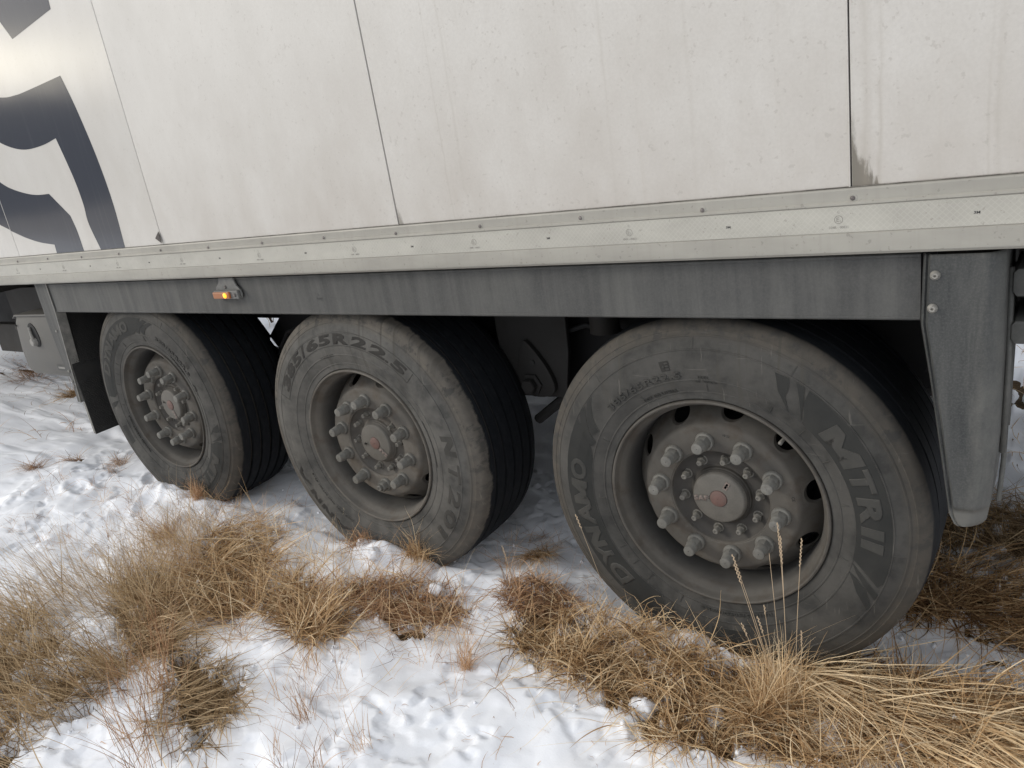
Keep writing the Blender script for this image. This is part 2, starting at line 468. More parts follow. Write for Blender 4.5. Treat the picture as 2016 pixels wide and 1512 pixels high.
def m_straw(name, cols):
    n = NT(name)
    at = n.t.nodes.new('ShaderNodeAttribute'); at.attribute_name = 'tone'
    rp = n.t.nodes.new('ShaderNodeValToRGB')
    el = rp.color_ramp.elements
    el[0].position = 0; el[0].color = (*cols[0], 1); el[1].position = 1; el[1].color = (*cols[-1], 1)
    for i, c in enumerate(cols[1:-1]):
        e = el.new((i + 1) / (len(cols) - 1)); e.color = (*c, 1)
    n.link(at.outputs['Fac'], rp.inputs[0])
    s = n.noise(n.coord('Pos'), 60, 2)
    c = n.mix(n.math('MULTIPLY', n.rng(s, .45, .75), .2), rp.outputs[0], cols[1])
    m = n.done(c, .6, spec=.25)
    tr = n.t.nodes.new('ShaderNodeBsdfTranslucent'); n.link(c, tr.inputs[0])
    mx = n.t.nodes.new('ShaderNodeMixShader'); mx.inputs[0].default_value = .22
    n.link(n.bsdf.outputs[0], mx.inputs[1]); n.link(tr.outputs[0], mx.inputs[2]); n.link(mx.outputs[0], n.out.inputs[0])
    return m
MAT['straw'] = m_straw('dry_grass_straw', [(.09, .048, .022), (.30, .175, .080), (.55, .36, .185), (.74, .54, .31), (.90, .74, .50)])
MAT['rust'] = m_straw('dry_grass_reddish', [(.12, .058, .030), (.34, .185, .095), (.56, .35, .20), (.72, .52, .33)])
MAT['olive'] = m_straw('dry_grass_olive_tan', [(.12, .078, .040), (.33, .225, .118), (.55, .40, .235), (.74, .58, .37)])
MAT['weed'] = m_simple('dry_weed_brown', (.05, .032, .02), (.12, .08, .05), .8, 60)

# ------------------------------------------------------------------ ground shape
TB = rng.random((256, 256)) * 2 * PI
GX, GY = np.cos(TB), np.sin(TB)
def vnoise(x, y):
    """gradient noise, about -.5 to .5"""
    xi = np.floor(x).astype(np.int64); yi = np.floor(y).astype(np.int64)
    fx = x - xi; fy = y - yi
    ux = fx * fx * fx * (fx * (fx * 6 - 15) + 10); uy = fy * fy * fy * (fy * (fy * 6 - 15) + 10)
    def g(i, j):
        a = (xi + i) & 255, (yi + j) & 255
        return GX[a] * (fx - i) + GY[a] * (fy - j)
    return (g(0, 0) * (1 - ux) + g(1, 0) * ux) * (1 - uy) + (g(0, 1) * (1 - ux) + g(1, 1) * ux) * uy
def fbm(x, y, s, o=4, g=.5):
    v = 0; a = 1.0
    for i in range(o):
        c_, s_ = math.cos(.6 + 1.1 * i), math.sin(.6 + 1.1 * i)
        v = v + a * vnoise((x * c_ - y * s_) * s + 17.3 * i + 40, (x * s_ + y * c_) * s + 9.1 * i + 77); s *= 2.03; a *= g
    return v
def sst(a, b, v):
    t = np.clip((v - a) / (b - a), 0, 1); return t * t * (3 - 2 * t)

# bare patches: x, y, half length, half width, angle
PATCH = [(-1.95, -1.15, .50, .20, -.55), (-1.72, -.98, .22, .10, -.5), (-1.95, -.66, .20, .09, -.4), (-1.90, -.25, .24, .10, -.25), (-1.74, -.45, .17, .08, -.1),
         (-1.33, -.42, .24, .08, -.28), (-1.05, -.24, .22, .085, .15), (-.60, -.05, .13, .07, .1), (-.42, -.20, .18, .10, -.35),
         (-.13, -.20, .24, .11, .05), (.20, -.20, .30, .13, .1), (.48, -.05, .26, .14, .15), (.75, .0, .30, .13, .2),
         (.10, -.30, .30, .08, .15), (.52, .52, .26, .10, .15), (.62, .92, .25, .16, .1), (1.0, .45, .4, .15, .2),
         (-1.22, -.86, .14, .09, -.7), (-1.42, -.80, .16, .05, -.5), (-3.83, .05, .06, .04, 0), (-4.02, -.12, .08, .03, .2), (-5.35, .75, .12, .06, .3),
         (-.92, -.33, .07, .05, 0), (-1.15, .10, .09, .04, 0),
         (-7.0, 1.0, .5, .16, .1), (-6.3, .95, .16, .08, .1), (-2.61, .02, .07, .03, 0), (.8, 2.2, .5, .2, 0)]
def patch_field(x, y):
    wx = x + .05 * fbm(x, y, 9, 3); wy = y + .05 * fbm(x + 31, y + 5, 9, 3)
    m = np.zeros_like(x)
    for px, py, a, b, an in PATCH:
        c, s = math.cos(an), math.sin(an)
        u = (wx - px) * c + (wy - py) * s; v = -(wx - px) * s + (wy - py) * c
        d = np.sqrt((u / a) ** 2 + (v / b) ** 2)
        m = np.maximum(m, 1.35 - d * .62)
    m = m + .38 * fbm(x, y, 13, 3) - .60 * sst(.06, .24, fbm(x + 7, y, 7, 2))
    return m                                                     # > .75 bare
def base_h(x, y):
    h = -.508 - .0185 * np.clip(x, -30, 8) + .045 * np.clip(-y - .1, 0, 3) * .35
    h = h + .05 * fbm(x, y, .55, 3) + .022 * fbm(x, y, 2.6, 3)
    # under the truck the surface is packed and lower
    h = h - .015 * sst(.1, .5, y) * (1 - sst(2.6, 3.2, y))
    return h
def soil_h(x, y):
    f = patch_field(x, y)
    return base_h(x, y) + .034 * sst(.1, .75, f) + .012 * fbm(x, y, 12, 2) * sst(.3, .8, f)
PRINTS = [(-3.02, .05, .13, .05, -.6), (-3.35, -.18, .12, .05, -.2), (-2.75, -.15, .12, .05, -.9), (-3.75, -.45, .12, .05, .3), (-3.2, .35, .13, .06, -.4), (-4.5, .4, .14, .06, .2)]
def snow_h(x, y):
    f = patch_field(x, y)
    soil = base_h(x, y)
    turf = soil_h(x, y)
    under = sst(.05, .5, y) * (1 - sst(2.6, 3.2, y))
    t = .054 + .042 * fbm(x, y, 2.3, 3, .42) + .0055 * fbm(x, y, 9, 3, .45) + .0016 * fbm(x, y, 30, 2) - .012 * under
    # crusted plates: small terraces with broken edges
    q = fbm(x + 3, y + 9, 4.2, 4, .55)
    t = t + .012 * sst(.0, .045, q) * sst(-.15, .1, fbm(x, y, 1.7, 2)) + .007 * sst(-.24, -.19, q)
    # ripples of drifted snow in the lee of the wheels
    t = t + under * .005 * np.sin((y + .25 * x + .12 * fbm(x, y, 3, 2)) * 42)
    for px, py, a, b, an in PRINTS:
        c, s = math.cos(an), math.sin(an)
        u = (x - px) * c + (y - py) * s; v = -(x - px) * s + (y - py) * c
        d = np.sqrt((u / a) ** 2 + (v / b) ** 2) + .25 * fbm(x, y, 20, 2)
        t = t - .022 * (1 - sst(.45, 1.15, d)) + .005 * (sst(.9, 1.2, d) * (1 - sst(1.2, 1.7, d)))
    # snow squeezed up along the foot of each tyre
    for wx in (0., -1.302, -2.63):
        t = t + (.022 + .03 * fbm(x, y, 12, 2)) * np.exp(-((y + .055) / .040) ** 2) * np.exp(-((x - wx) / .24) ** 4)
    # tyre tracks: pressed flat where the wheels stand
    tr = sst(-.02, .05, y) * (1 - sst(.36, .44, y))
    t = t * (1 - .35 * tr) + .012 * tr * 0
    cover = 1 - sst(.66, .86, f)
    t = t + .012 * sst(.45, .66, f) * cover * sst(-.1, .2, fbm(x, y, 16, 2))
    return (soil + t + .008) * cover + (turf - .016) * (1 - cover)
def hs(x, y):
    return np.maximum(snow_h(x, y), soil_h(x, y))

def axis(lo, hi, step, far_lo, far_hi, g=1.09):
    a = list(np.arange(lo, hi, step))
    s = step; v = hi
    while v < far_hi: a.append(v); s *= g; v += s
    a.append(far_hi)
    s = step; v = lo - step; b = []
    while v > far_lo: b.append(v); s *= g; v -= s
    b.append(far_lo)
    return np.array(b[::-1] + a)
def grid(name, ax, ay, fn, mat):
    X, Y = np.meshgrid(ax, ay)
    Z = fn(X.ravel(), Y.ravel())
    nx, ny = len(ax), len(ay)
    co = np.stack([X.ravel(), Y.ravel(), Z], 1).astype(np.float32)
    i = np.arange((nx - 1) * (ny - 1)); r = i // (nx - 1); c = i % (nx - 1); a = r * nx + c
    q = np.stack([a, a + 1, a + 1 + nx, a + nx], 1).astype(np.int32)
    me = bpy.data.meshes.new(name)
    me.vertices.add(len(co)); me.vertices.foreach_set('co', co.ravel())
    me.loops.add(q.size); me.loops.foreach_set('vertex_index', q.ravel())
    me.polygons.add(len(q)); me.polygons.foreach_set('loop_start', np.arange(0, q.size, 4, dtype=np.int32))
    me.update(calc_edges=True)
    o = obj(name, me, mat, smooth=True); o['kind'] = 'structure'
    return o
grid('snow', axis(-3.6, 1.0, .0085, -300, 300, 1.07), axis(-1.45, 1.0, .0085, -300, 300, 1.07), snow_h, MAT['snow'])
grid('ground', axis(-3.4, 1.2, .016, -300, 300, 1.12), axis(-1.5, 1.2, .016, -300, 300, 1.12), soil_h, MAT['soil'])

# ------------------------------------------------------------------ the trailer
TR = thing('refrigerated_trailer', 'dirty white box trailer on three axles, standing in snow and dry grass', 'trailer', (-1.3, 1.2, -.5))
TRI = Matrix.Translation((1.3, -1.2, .5))
def part(name, me, mat=None, loc=(0, 0, 0), smooth=False, parent=None):
    o = obj(name, me, mat, None, loc, smooth)
    if parent is None:
        o.parent = TR; o.matrix_parent_inverse = TRI
    else:
        o.parent = parent
        o.location = Vector(loc)
    return o

# box body behind the skins
bm = bmesh.new(); box(bm, -9.2, 3.2, -.038, 2.52, .70, 3.45)
part('box_body', bm, MAT['joint'])
# skins
SE = [-9.2, -7.13, -5.88, -4.63, -3.376, -2.123, -.870, .372, 1.62, 3.2]
panels = []
for i in range(len(SE) - 1):
    a, b = SE[i] + .0013, SE[i + 1] - .0013
    bm = bmesh.new(); box(bm, a, b, -.0605, -.0395, .8115, 3.45, .002)
    pn = part('side_panel', bm, MAT['panel_gloss'] if SE[i + 1] < -2.0 else MAT['panel'])
    if SE[i] > -2.2 and SE[i] < .3:
        pn['label'] = 'dusty white side panel'
    panels.append(pn)
# thin upturned lip at the joint left of the rightmost panel
for sx in (.372, -.870):
    bm = bmesh.new(); box(bm, sx - .0040, sx - .0013, -.0622, -.0605, .8115, 3.45)
    part('joint_strip', bm, MAT['panel'])
# torn corner curling off at the foot of the joint
bm = bmesh.new()
vs = [bm.verts.new(c) for c in ((-2.158, -.0640, .838), (-2.124, -.0640, .862), (-2.118, -.068, .818), (-2.158, -.0655, .838), (-2.124, -.0655, .862), (-2.118, -.0695, .818))]
for f in ((0, 1, 2), (5, 4, 3), (0, 3, 4, 1), (1, 4, 5, 2), (2, 5, 3, 0)): bm.faces.new([vs[k] for k in f])
part('torn_corner', bm, MAT['joint'])

# --- text helpers
def text_flat(s, h=.05, width=None, shear=0.0, bold=0.0, spacing=1.0):
    cu = bpy.data.curves.new('t', 'FONT'); cu.body = s; cu.size = 1.0; cu.shear = shear; cu.offset = bold; cu.space_character = spacing
    cu.resolution_u = 4
    o = bpy.data.objects.new('t', cu); COL.objects.link(o)
    bpy.context.view_layer.update()
    me = bpy.data.meshes.new_from_object(o.evaluated_get(bpy.context.evaluated_depsgraph_get()))
    bpy.data.objects.remove(o)
    bm = bmesh.new(); bm.from_mesh(me); bpy.data.meshes.remove(me)
    bmesh.ops.remove_doubles(bm, verts=bm.verts, dist=1e-5)
    xs = [v.co.x for v in bm.verts]; ys = [v.co.y for v in bm.verts]
    x0, x1, y0, y1 = min(xs), max(xs), min(ys), max(ys)
    k = h / (y1 - y0); kx = (width / (x1 - x0)) if width else k
    for v in bm.verts: v.co = Vector(((v.co.x - x0) * kx, (v.co.y - y0) * k, 0))
    return bm
POLY = {'M': [(0, 0), (.21, 0), (.21, .56), (.41, .12), (.59, .12), (.79, .56), (.79, 0), (1, 0), (1, 1), (.74, 1), (.5, .46), (.26, 1), (0, 1)],
        'N': [(0, 0), (.27, 0), (.27, .52), (.70, 0), (1, 0), (1, 1), (.73, 1), (.73, .48), (.30, 1), (0, 1)]}
def glyph(ch, h, width, shear=.12, bold=.04):
    """one heavy italic character; M and N drawn as plain outlines"""
    if ch in POLY:
        k = shear * h
        return poly_flat([(p[0] * (width - k) + p[1] * k, p[1] * h) for p in POLY[ch]])
    return text_flat(ch, h, width, shear=shear, bold=bold)
def poly_flat(pts):
    bm = bmesh.new(); vs = [bm.verts.new((a, b, 0)) for a, b in pts]
    f = bm.faces.new(vs); bmesh.ops.triangulate(bm, faces=[f]); return bm
def ring_flat(bm, cx, cy, r, w, n=28):
    a = [bm.verts.new((cx + r * math.cos(2 * PI * k / n), cy + r * math.sin(2 * PI * k / n), 0)) for k in range(n)]
    b = [bm.verts.new((cx + (r - w) * math.cos(2 * PI * k / n), cy + (r - w) * math.sin(2 * PI * k / n), 0)) for k in range(n)]
    for k in range(n): bm.faces.new((a[k], a[(k + 1) % n], b[(k + 1) % n], b[k]))
def flat_to_side(bm, x, y, z, lift=.0004):
    """lay a flat shape on a plane that faces -Y"""
    r = bmesh.ops.extrude_face_region(bm, geom=list(bm.faces))
    vs = {g for g in r['geom'] if isinstance(g, bmesh.types.BMVert)}
    for v in bm.verts:
        v.co = Vector((x + v.co.x, y - (lift if v in vs else 0), z + v.co.y))
    return bm

# blue-grey vinyl letters on the left panels (spline smoothed outlines)
def smooth_outline(pts, n=6):
    """Catmull-Rom through points; a third value 1 marks a corner"""
    out = []; N = len(pts)
    for i in range(N):
        p0, p1, p2, p3 = pts[i - 1], pts[i], pts[(i + 1) % N], pts[(i + 2) % N]
        c1 = len(p1) > 2; c2 = len(p2) > 2
        a = Vector(p1[:2]); b = Vector(p2[:2])
        m1 = (b - a) if c1 else (b - Vector(p0[:2])) / 2
        m2 = (b - a) if c2 else (Vector(p3[:2]) - a) / 2
        if c1 and c2: out.append(tuple(a)); continue
        for k in range(n):
            t = k / n; t2 = t * t; t3 = t2 * t
            out.append(tuple(a * (2 * t3 - 3 * t2 + 1) + m1 * (t3 - 2 * t2 + t) + b * (-2 * t3 + 3 * t2) + m2 * (t3 - t2)))
    return out
L1 = [(-3.34, 1.60), (-3.16, 1.515), (-3.0, 1.482), (-2.90, 1.475), (-2.80, 1.475), (-2.485, 1.486, 1), (-2.444, 1.356), (-2.406, 1.17), (-2.392, .99), (-2.405, .8125, 1),
      (-2.60, .8125, 1), (-2.632, .925), (-2.624, 1.0), (-2.630, 1.091), (-2.649, 1.18), (-2.674, 1.275, 1), (-2.80, 1.262), (-2.954, 1.262), (-3.08, 1.285), (-3.20, 1.33), (-3.34, 1.41, 1)]
L1[0] = (-3.34, 1.60, 1)
L2 = [(-3.372, 1.19, 1), (-3.25, 1.13), (-3.115, 1.092), (-3.0, 1.073), (-2.885, 1.068, 1), (-2.763, .965, 1), (-2.748, .90), (-2.745, .8125, 1), (-2.995, .8125, 1), (-2.99, .851, 1), (-3.12, .868), (-3.245, .896), (-3.372, .935, 1)]
L3 = [(-2.759, 1.668, 1), (-2.404, 1.706, 1), (-2.385, 1.84, 1), (-2.62, 2.0, 1), (-2.95, 2.0, 1), (-2.90, 1.86, 1)]
L4 = [(-3.380, .94, 1), (-3.50, .985), (-3.62, 1.06), (-3.75, 1.18, 1), (-3.75, 1.46, 1), (-3.62, 1.33), (-3.50, 1.25), (-3.380, 1.195, 1)]
def clip_panel(pts, i):
    return pts
for L, pi_ in ((L1, 4), (L2, 4), (L3, 4), (L4, 3)):
    bm = poly_flat(smooth_outline(L)); flat_to_side(bm, 0, -.0607, 0, .0005)
    o = obj('vinyl_letter', bm, MAT['navy'], panels[pi_])

# lower rail
RP = [(-.058, .8105), (-.0665, .8090), (-.068, .8060), (-.068, .7845), (-.0722, .7815), (-.0722, .7778), (-.0690, .7760), (-.0690, .7215), (-.0722, .7195),
      (-.0722, .6905), (-.070, .6815), (-.064, .6755), (-.054, .6745), (-.020, .6745), (-.020, .6800), (-.052, .6800), (-.058, .69)]
bm = bmesh.new(); extrude_x(bm, RP, -9.2, 3.2, 1)
rail = part('bottom_rail', bm, MAT['rail'], smooth=25)
bm = bmesh.new()
extrude_x(bm, [(-.0585, .8085), (-.0618, .8112), (-.0585, .8132)], -9.2, 3.2, 1)
part('sealant_bead', bm, MAT['bead'])
bm = bmesh.new(); box(bm, -9.1, 3.1, -.0700, -.0692, .7225, .7750)
tape = part('reflective_tape', bm, MAT['tape'])
# tape joins, barely visible thin lines
bm = bmesh.new()
lathe(bm, [(.0001, -.0032), (.0028, -.0032), (.0042, -.0022), (.0052, 0), (.0056, .0015)], 14, cap0=True)
rv_me = None
for k in range(-26, 10):
    x = .376 + k * .3145
    if x > 3: continue
    if rv_me is None:
        rv_me = bpy.data.meshes.new('rivet'); bmesh.ops.recalc_face_normals(bm, faces=bm.faces); bm.to_mesh(rv_me); bm.free()
    part('rivet', rv_me, MAT['rivet'], (x, -.0685, .790 + .002 * math.sin(k * 2.1)), smooth=40)
# rivet seats
bm = bmesh.new(); lathe(bm, [(.0085, -.0006), (.0095, .0004)], 16, cap0=True)
st_me = bpy.data.meshes.new('rivet_seat'); bm.to_mesh(st_me); bm.free()
for k in range(-26, 10):
    part('rivet_seat', st_me, MAT['joint'] if k == 0 else MAT['rail'], (.376 + k * .3145, -.0682, .790 + .002 * math.sin(k * 2.1)))
for i in range(-19, 6):
    x = .349 + i * .4725
    bm = bmesh.new(); ring_flat(bm, 0, .018, .0085, .0012)
    t = text_flat('E', .0085)
    tmp = bpy.data.meshes.new('t'); 
    for v in t.verts: v.co += Vector((-.004, .0138, 0))
    t.to_mesh(tmp); bm.from_mesh(tmp); t.free()
    t = text_flat('1', .005)
    for v in t.verts: v.co += Vector((.0025, .013, 0))
    t.to_mesh(tmp); bm.from_mesh(tmp); t.free()
    t = text_flat('C', .0050)
    for v in t.verts: v.co += Vector((-.002, .031, 0))
    t.to_mesh(tmp); bm.from_mesh(tmp); t.free()
    t = text_flat('104R - 00821', .0050, .036)
    for v in t.verts: v.co += Vector((-.018, 0, 0))
    t.to_mesh(tmp); bm.from_mesh(tmp); t.free()
    if not (-10 < i < 3): bm.free(); continue
    flat_to_side(bm, x, -.0701, .731, .0002)
    obj('approval_mark', bm, MAT['ink'], tape)
    t = text_flat('3M', .0052, .0105, bold=.03)
    flat_to_side(t, x + .237, -.0701, .7445, .0002)
    obj('maker_mark', t, MAT['ink_dark'], tape)

# side skirt with folded upper lip and lower return
bm = bmesh.new()
extrude_x(bm, [(-.030, .5285), (-.0295, .664), (-.022, .668), (.03, .668), (.03, .6655), (-.021, .6645), (-.0268, .662), (-.0272, .531), (-.02, .5285), (-.02, .5262), (-.0275, .5262)], -3.262, .4935, 1)
skirt = part('side_skirt', bm, MAT['skirt'], smooth=20)
bm = bmesh.new(); extrude_x(bm, [(-.0302, .6575), (-.0325, .6595), (-.0325, .6640), (-.0300, .666)], -3.262, .4935, 1)
part('skirt_lip', bm, MAT['skirt'])
bm = bmesh.new(); extrude_x(bm, [(-.0300, .5290), (-.0316, .5300), (-.0316, .5345), (-.0300, .5360)], -3.262, .4935, 1)
part('skirt_hem', bm, MAT['skirt'])
t = text_flat('VORN', .007, .028, bold=.02); flat_to_side(t, -1.345, -.0301, .580, .0003)
obj('stencil_mark', t, MAT['ink_dark'], skirt)
bm = poly_flat([(-1.352, .578), (-1.352, .5765), (-1.31, .5765), (-1.31, .578)]); flat_to_side(bm, 0, -.0301, 0, .0003); obj('stencil_mark', bm, MAT['ink_dark'], skirt)
bm = poly_flat([(-1.338, .594), (-1.334, .602), (-1.329, .594), (-1.332, .595), (-1.334, .598), (-1.336, .595)]); flat_to_side(bm, 0, -.0301, 0, .0003); obj('stencil_mark', bm, MAT['ink_dark'], skirt)

# front post: bent sheet upright at the leading end of the skirt
bm = bmesh.new()
prism_y(bm, [(-3.395, .668), (-3.397, .47), (-3.385, .30), (-3.357, .169), (-3.371, .05), (-3.334, .05), (-3.300, .30), (-3.272, .52), (-3.266, .535), (-3.266, .668)], -.034, -.030, bevel=.001)
post = part('skirt_post', bm, MAT['skirt'])
bm = bmesh.new()
pr = [(-3.266, .668), (-3.268, .52), (-3.300, .30), (-3.334, .05)]
for (x0, z0), (x1, z1) in zip(pr, pr[1:]):
    vs = [bm.verts.new(c) for c in ((x0, -.037, z0), (x1, -.037, z1), (x1, .01, z1), (x0, .01, z0), (x0 - .006, -.037, z0), (x1 - .006, -.037, z1), (x1 - .006, .01, z1), (x0 - .006, .01, z0))]
    for f in ((0, 1, 2, 3), (7, 6, 5, 4), (0, 4, 5, 1), (2, 6, 7, 3), (1, 5, 6, 2), (0, 3, 7, 4)): bm.faces.new([vs[k] for k in f])
part('post_flange', bm, MAT['edge'])
for z in (.43, .22, .165, .14):
    bm = bmesh.new(); lathe(bm, [(.001, -.006), (.006, -.006), (.008, -.003), (.008, 0)], 10, cap0=True)
    part('post_bolt', bm, MAT['edge'], (-3.325 - .02 * (z < .3), -.034, z), smooth=40)
# mudflap: heavy rubber with rows of anti-spray bristles
bm = bmesh.new()
prism_y(bm, [(-3.316, .60), (-3.316, -.118), (-3.306, -.126), (-3.306, .60)], -.028, .40)
mf = part('mudflap', bm, MAT['flap'])
bm = bmesh.new()
for i in range(62):
    for j in range(34):
        if random.random() < .18: continue
        z = .47 - i * .0094; y = -.015 + j * .012 + (i % 2) * .006
        if .16 < z < .235 and y < .12: continue
        l = random.uniform(.004, .010); x = -3.306
        p0 = bm.verts.new((x, y - .003, z)); p1 = bm.verts.new((x, y + .003, z)); p2 = bm.verts.new((x, y, z + .004)); p3 = bm.verts.new((x + l, y + random.uniform(-.002, .002), z - .002))
        for f in ((p0, p1, p3), (p1, p2, p3), (p2, p0, p3)): bm.faces.new(f)
o = obj('spray_bristles', bm, MAT['flap'], mf); o['kind'] = 'stuff'
bm = bmesh.new(); box(bm, -3.321, -3.303, -.0315, -.0285, -.122, .05, .001)
part('flap_edge_strip', bm, MAT['edge'])

# marker lamp on its bracket
bm = bmesh.new()
prism_y(bm, [(-1.856, .668), (-1.862, .652), (-1.886, .632), (-1.893, .618), (-1.893, .588), (-1.757, .588), (-1.742, .594), (-1.738, .604), (-1.741, .622), (-1.760, .640), (-1.770, .668)], -.043, -.037, bevel=.0015)
lamp_b = part('lamp_bracket', bm, MAT['fin_pale'])
bm = bmesh.new(); box(bm, -1.890, -1.744, -.056, -.043, .5905, .6225, .003)
part('lamp_housing', bm, MAT['fin_pale'])
bm = bmesh.new(); box(bm, -1.885, -1.786, -.066, -.0562, .594, .619, .003)
lens = part('lamp_lens', bm, MAT['lens'])
bm = bmesh.new(); bmesh.ops.create_icosphere(bm, subdivisions=2, radius=.0105)
for v in bm.verts: v.co = Vector((-1.809 + v.co.x, -.0665 + v.co.y * .5, .6065 + v.co.z))
obj('lit_bulb', bm, MAT['bulb'], lens, smooth=True)
for (x, z) in ((-1.825, .634), (-1.762, .606)):
    bm = bmesh.new(); lathe(bm, [(.001, -.005), (.004, -.005), (.0062, -.002), (.0062, 0)], 12, cap0=True)
    obj('lamp_screw', bm, MAT['rivet'], lamp_b, (x, -.043 if z > .62 else -.056, z), smooth=40)

# rear mudguard end: moulded fin, domed, with a flanged border
FO = [(.499, .668), (.495, .523), (.515, .392), (.536, .232), (.549, .131), (.5535, .095), (.562, .076), (.577, .067), (.600, .0665), (.614, .070), (.623, .083), (.629, .127), (.638, .267), (.6405, .463), (.640, .605), (.640, .668)]
def fin_mesh():
    bm = bmesh.new()
    nz, nxn = 70, 44
    def lr(z):
        def itp(P):
            P = sorted(P, key=lambda q: q[1])
            for (xa, za), (xb, zb) in zip(P, P[1:]):
                if za <= z <= zb: return xa + (xb - xa) * (z - za) / max(zb - za, 1e-6)
            return P[0][0] if z < P[0][1] else P[-1][0]
        return itp(FO[:9]), itp(FO[8:])
    rows = []
    for i in range(nz + 1):
        t = i / nz; z = .0668 + (.668 - .0668) * (t ** 1.3)
        L, R_ = lr(z); row = []
        for j in range(nxn + 1):
            s = j / nxn; x = L + (R_ - L) * s
            d = x - L; dr = R_ - x; db = z - .0668
            y = -.050 - .009 * min(1, max(0, (d - .0115) / .003)) * (1 if db > .050 else max(0, (db - .046) / .004)) + .004 * max(0, 1 - abs(d - .0095) / .003)
            y += .030 * max(0, 1 - dr / .038) ** 2.2
            y += .012 * max(0, 1 - d / .004) + .010 * max(0, 1 - db / .006)
            row.append(bm.verts.new((x, y, z)))
        # side wall running back into the wheel arch
        for q, yy in ((.0, -.005), (.001, .05), (.0015, .13), (.001, .24), (-.002, .38)):
            zz = z if yy < 0 else max(z, .0668 + (yy + .005) * .45)
            row.append(bm.verts.new((R_ + q, yy, max(zz, z))))
        rows.append(row)
    for a, b in zip(rows, rows[1:]):
        for k in range(len(a) - 1):
            try: bm.faces.new((a[k], a[k + 1], b[k + 1], b[k]))
            except ValueError: pass
    return bm
bm = fin_mesh()
fin = part('mudguard_end', bm, MAT['fin'], smooth=50)
md = fin.modifiers.new('thick', 'SOLIDIFY'); md.thickness = .0035; md.offset = -1
for (u, z) in ((.523, .627), (.519, .560)):
    bm = bmesh.new()
    lathe(bm, [(.0012, -.005), (.0022, -.0040), (.0026, -.0070), (.0055, -.0070), (.0076, -.004), (.0096, -.0016), (.0098, 0)], 18, cap0=True)
    part('mudguard_bolt', bm, MAT['steel'], (u, -.0590, z), smooth=50)
# ribs along the inner wall of the arch
for (y0, z0, y1, z1, w) in ((.03, .62, .03, .22, .006), (.09, .60, .09, .20, .005), (.07, .29, -.02, .13, .005), (.16, .6, .16, .23, .005)):
    bm = bmesh.new(); tube(bm, [(.644, y0, z0), (.646, (y0 + y1) / 2, (z0 + z1) / 2), (.643, y1, z1)], w, 8)
    part('arch_rib', bm, MAT['fin'], smooth=True)
# stepped underrun bracket and lamp carrier at the right edge
bm = bmesh.new()
prism_y(bm, [(.648, .610), (.648, .572), (.655, .562), (.688, .562), (.688, .512), (.655, .512), (.648, .504), (.648, .474), (.656, .464), (.71, .464), (.73, .50), (.76, .50), (.76, .668), (.72, .668), (.70, .620), (.656, .618)], .02, .20, bevel=.003)
part('bumper_bracket', bm, MAT['fin'], smooth=30)
bm = bmesh.new(); box(bm, .72, 1.4, .10, .16, .33, .50, .006)
part('rear_bumper', bm, MAT['frame'])
bm = bmesh.new(); box(bm, .70, 1.3, .5, 2.3, .12, .60, .01)
part('rear_equipment_box', bm, MAT['black'])

# toolbox ahead of the post
bm = bmesh.new()
prism_y(bm, [(-3.875, .455), (-3.835, .492), (-3.335, .500), (-3.335, .185), (-3.365, .165), (-3.86, .165), (-3.915, .205), (-3.915, .30)], .005, .46, bevel=.012)
tb = part('toolbox', bm, MAT['box_plastic'], smooth=40)
bm = bmesh.new(); prism_y(bm, [(-3.872, .477), (-3.84, .500), (-3.332, .508), (-3.332, .498), (-3.84, .490)], -.002, .46, bevel=.002)
obj('lid', bm, MAT['box_plastic'], tb)
bm = bmesh.new(); prism_y(bm, [(-3.422, .498), (-3.414, .498), (-3.404, .182), (-3.412, .182)], .001, .01)
obj('door_seam', bm, MAT['dark'], tb)
bm = bmesh.new(); prism_y(bm, smooth_outline([(-3.725, .44), (-3.69, .455), (-3.655, .43), (-3.640, .375), (-3.655, .335), (-3.69, .325), (-3.725, .35), (-3.735, .40)], 4), .0015, .012)
obj('latch_recess', bm, MAT['dark'], tb)
bm = bmesh.new(); tube(bm, [(-3.70, -.004, .435), (-3.695, -.008, .40), (-3.685, -.010, .365)], [.007, .008, .010], 10)
lathe(bm, [(.001, -.022), (.018, -.022), (.022, -.016), (.022, .004)], 20, cap0=True, c=(-3.690, .355))
obj('latch', bm, MAT['latch'], tb, smooth=40)
bm = bmesh.new(); box(bm, -3.55, -3.45, .002, .005, .202, .232, .001); obj('label_plate', bm, MAT['skirt'], tb)
bm = bmesh.new(); box(bm, -3.535, -3.465, .0005, .002, .212, .222, .0002); obj('label_stripe', bm, MAT['latch'], tb)
bm = bmesh.new()
for k in range(16): box(bm, -3.85 + k * .034, -3.832 + k * .034, .03, .44, .158, .166)
obj('base_ribs', bm, MAT['box_plastic'], tb)
bm = bmesh.new(); lathe(bm, [(.001, -.004), (.006, -.004), (.006, .002)], 10, cap0=True, c=(-3.86, .44)); obj('box_screw', bm, MAT['dark'], tb)

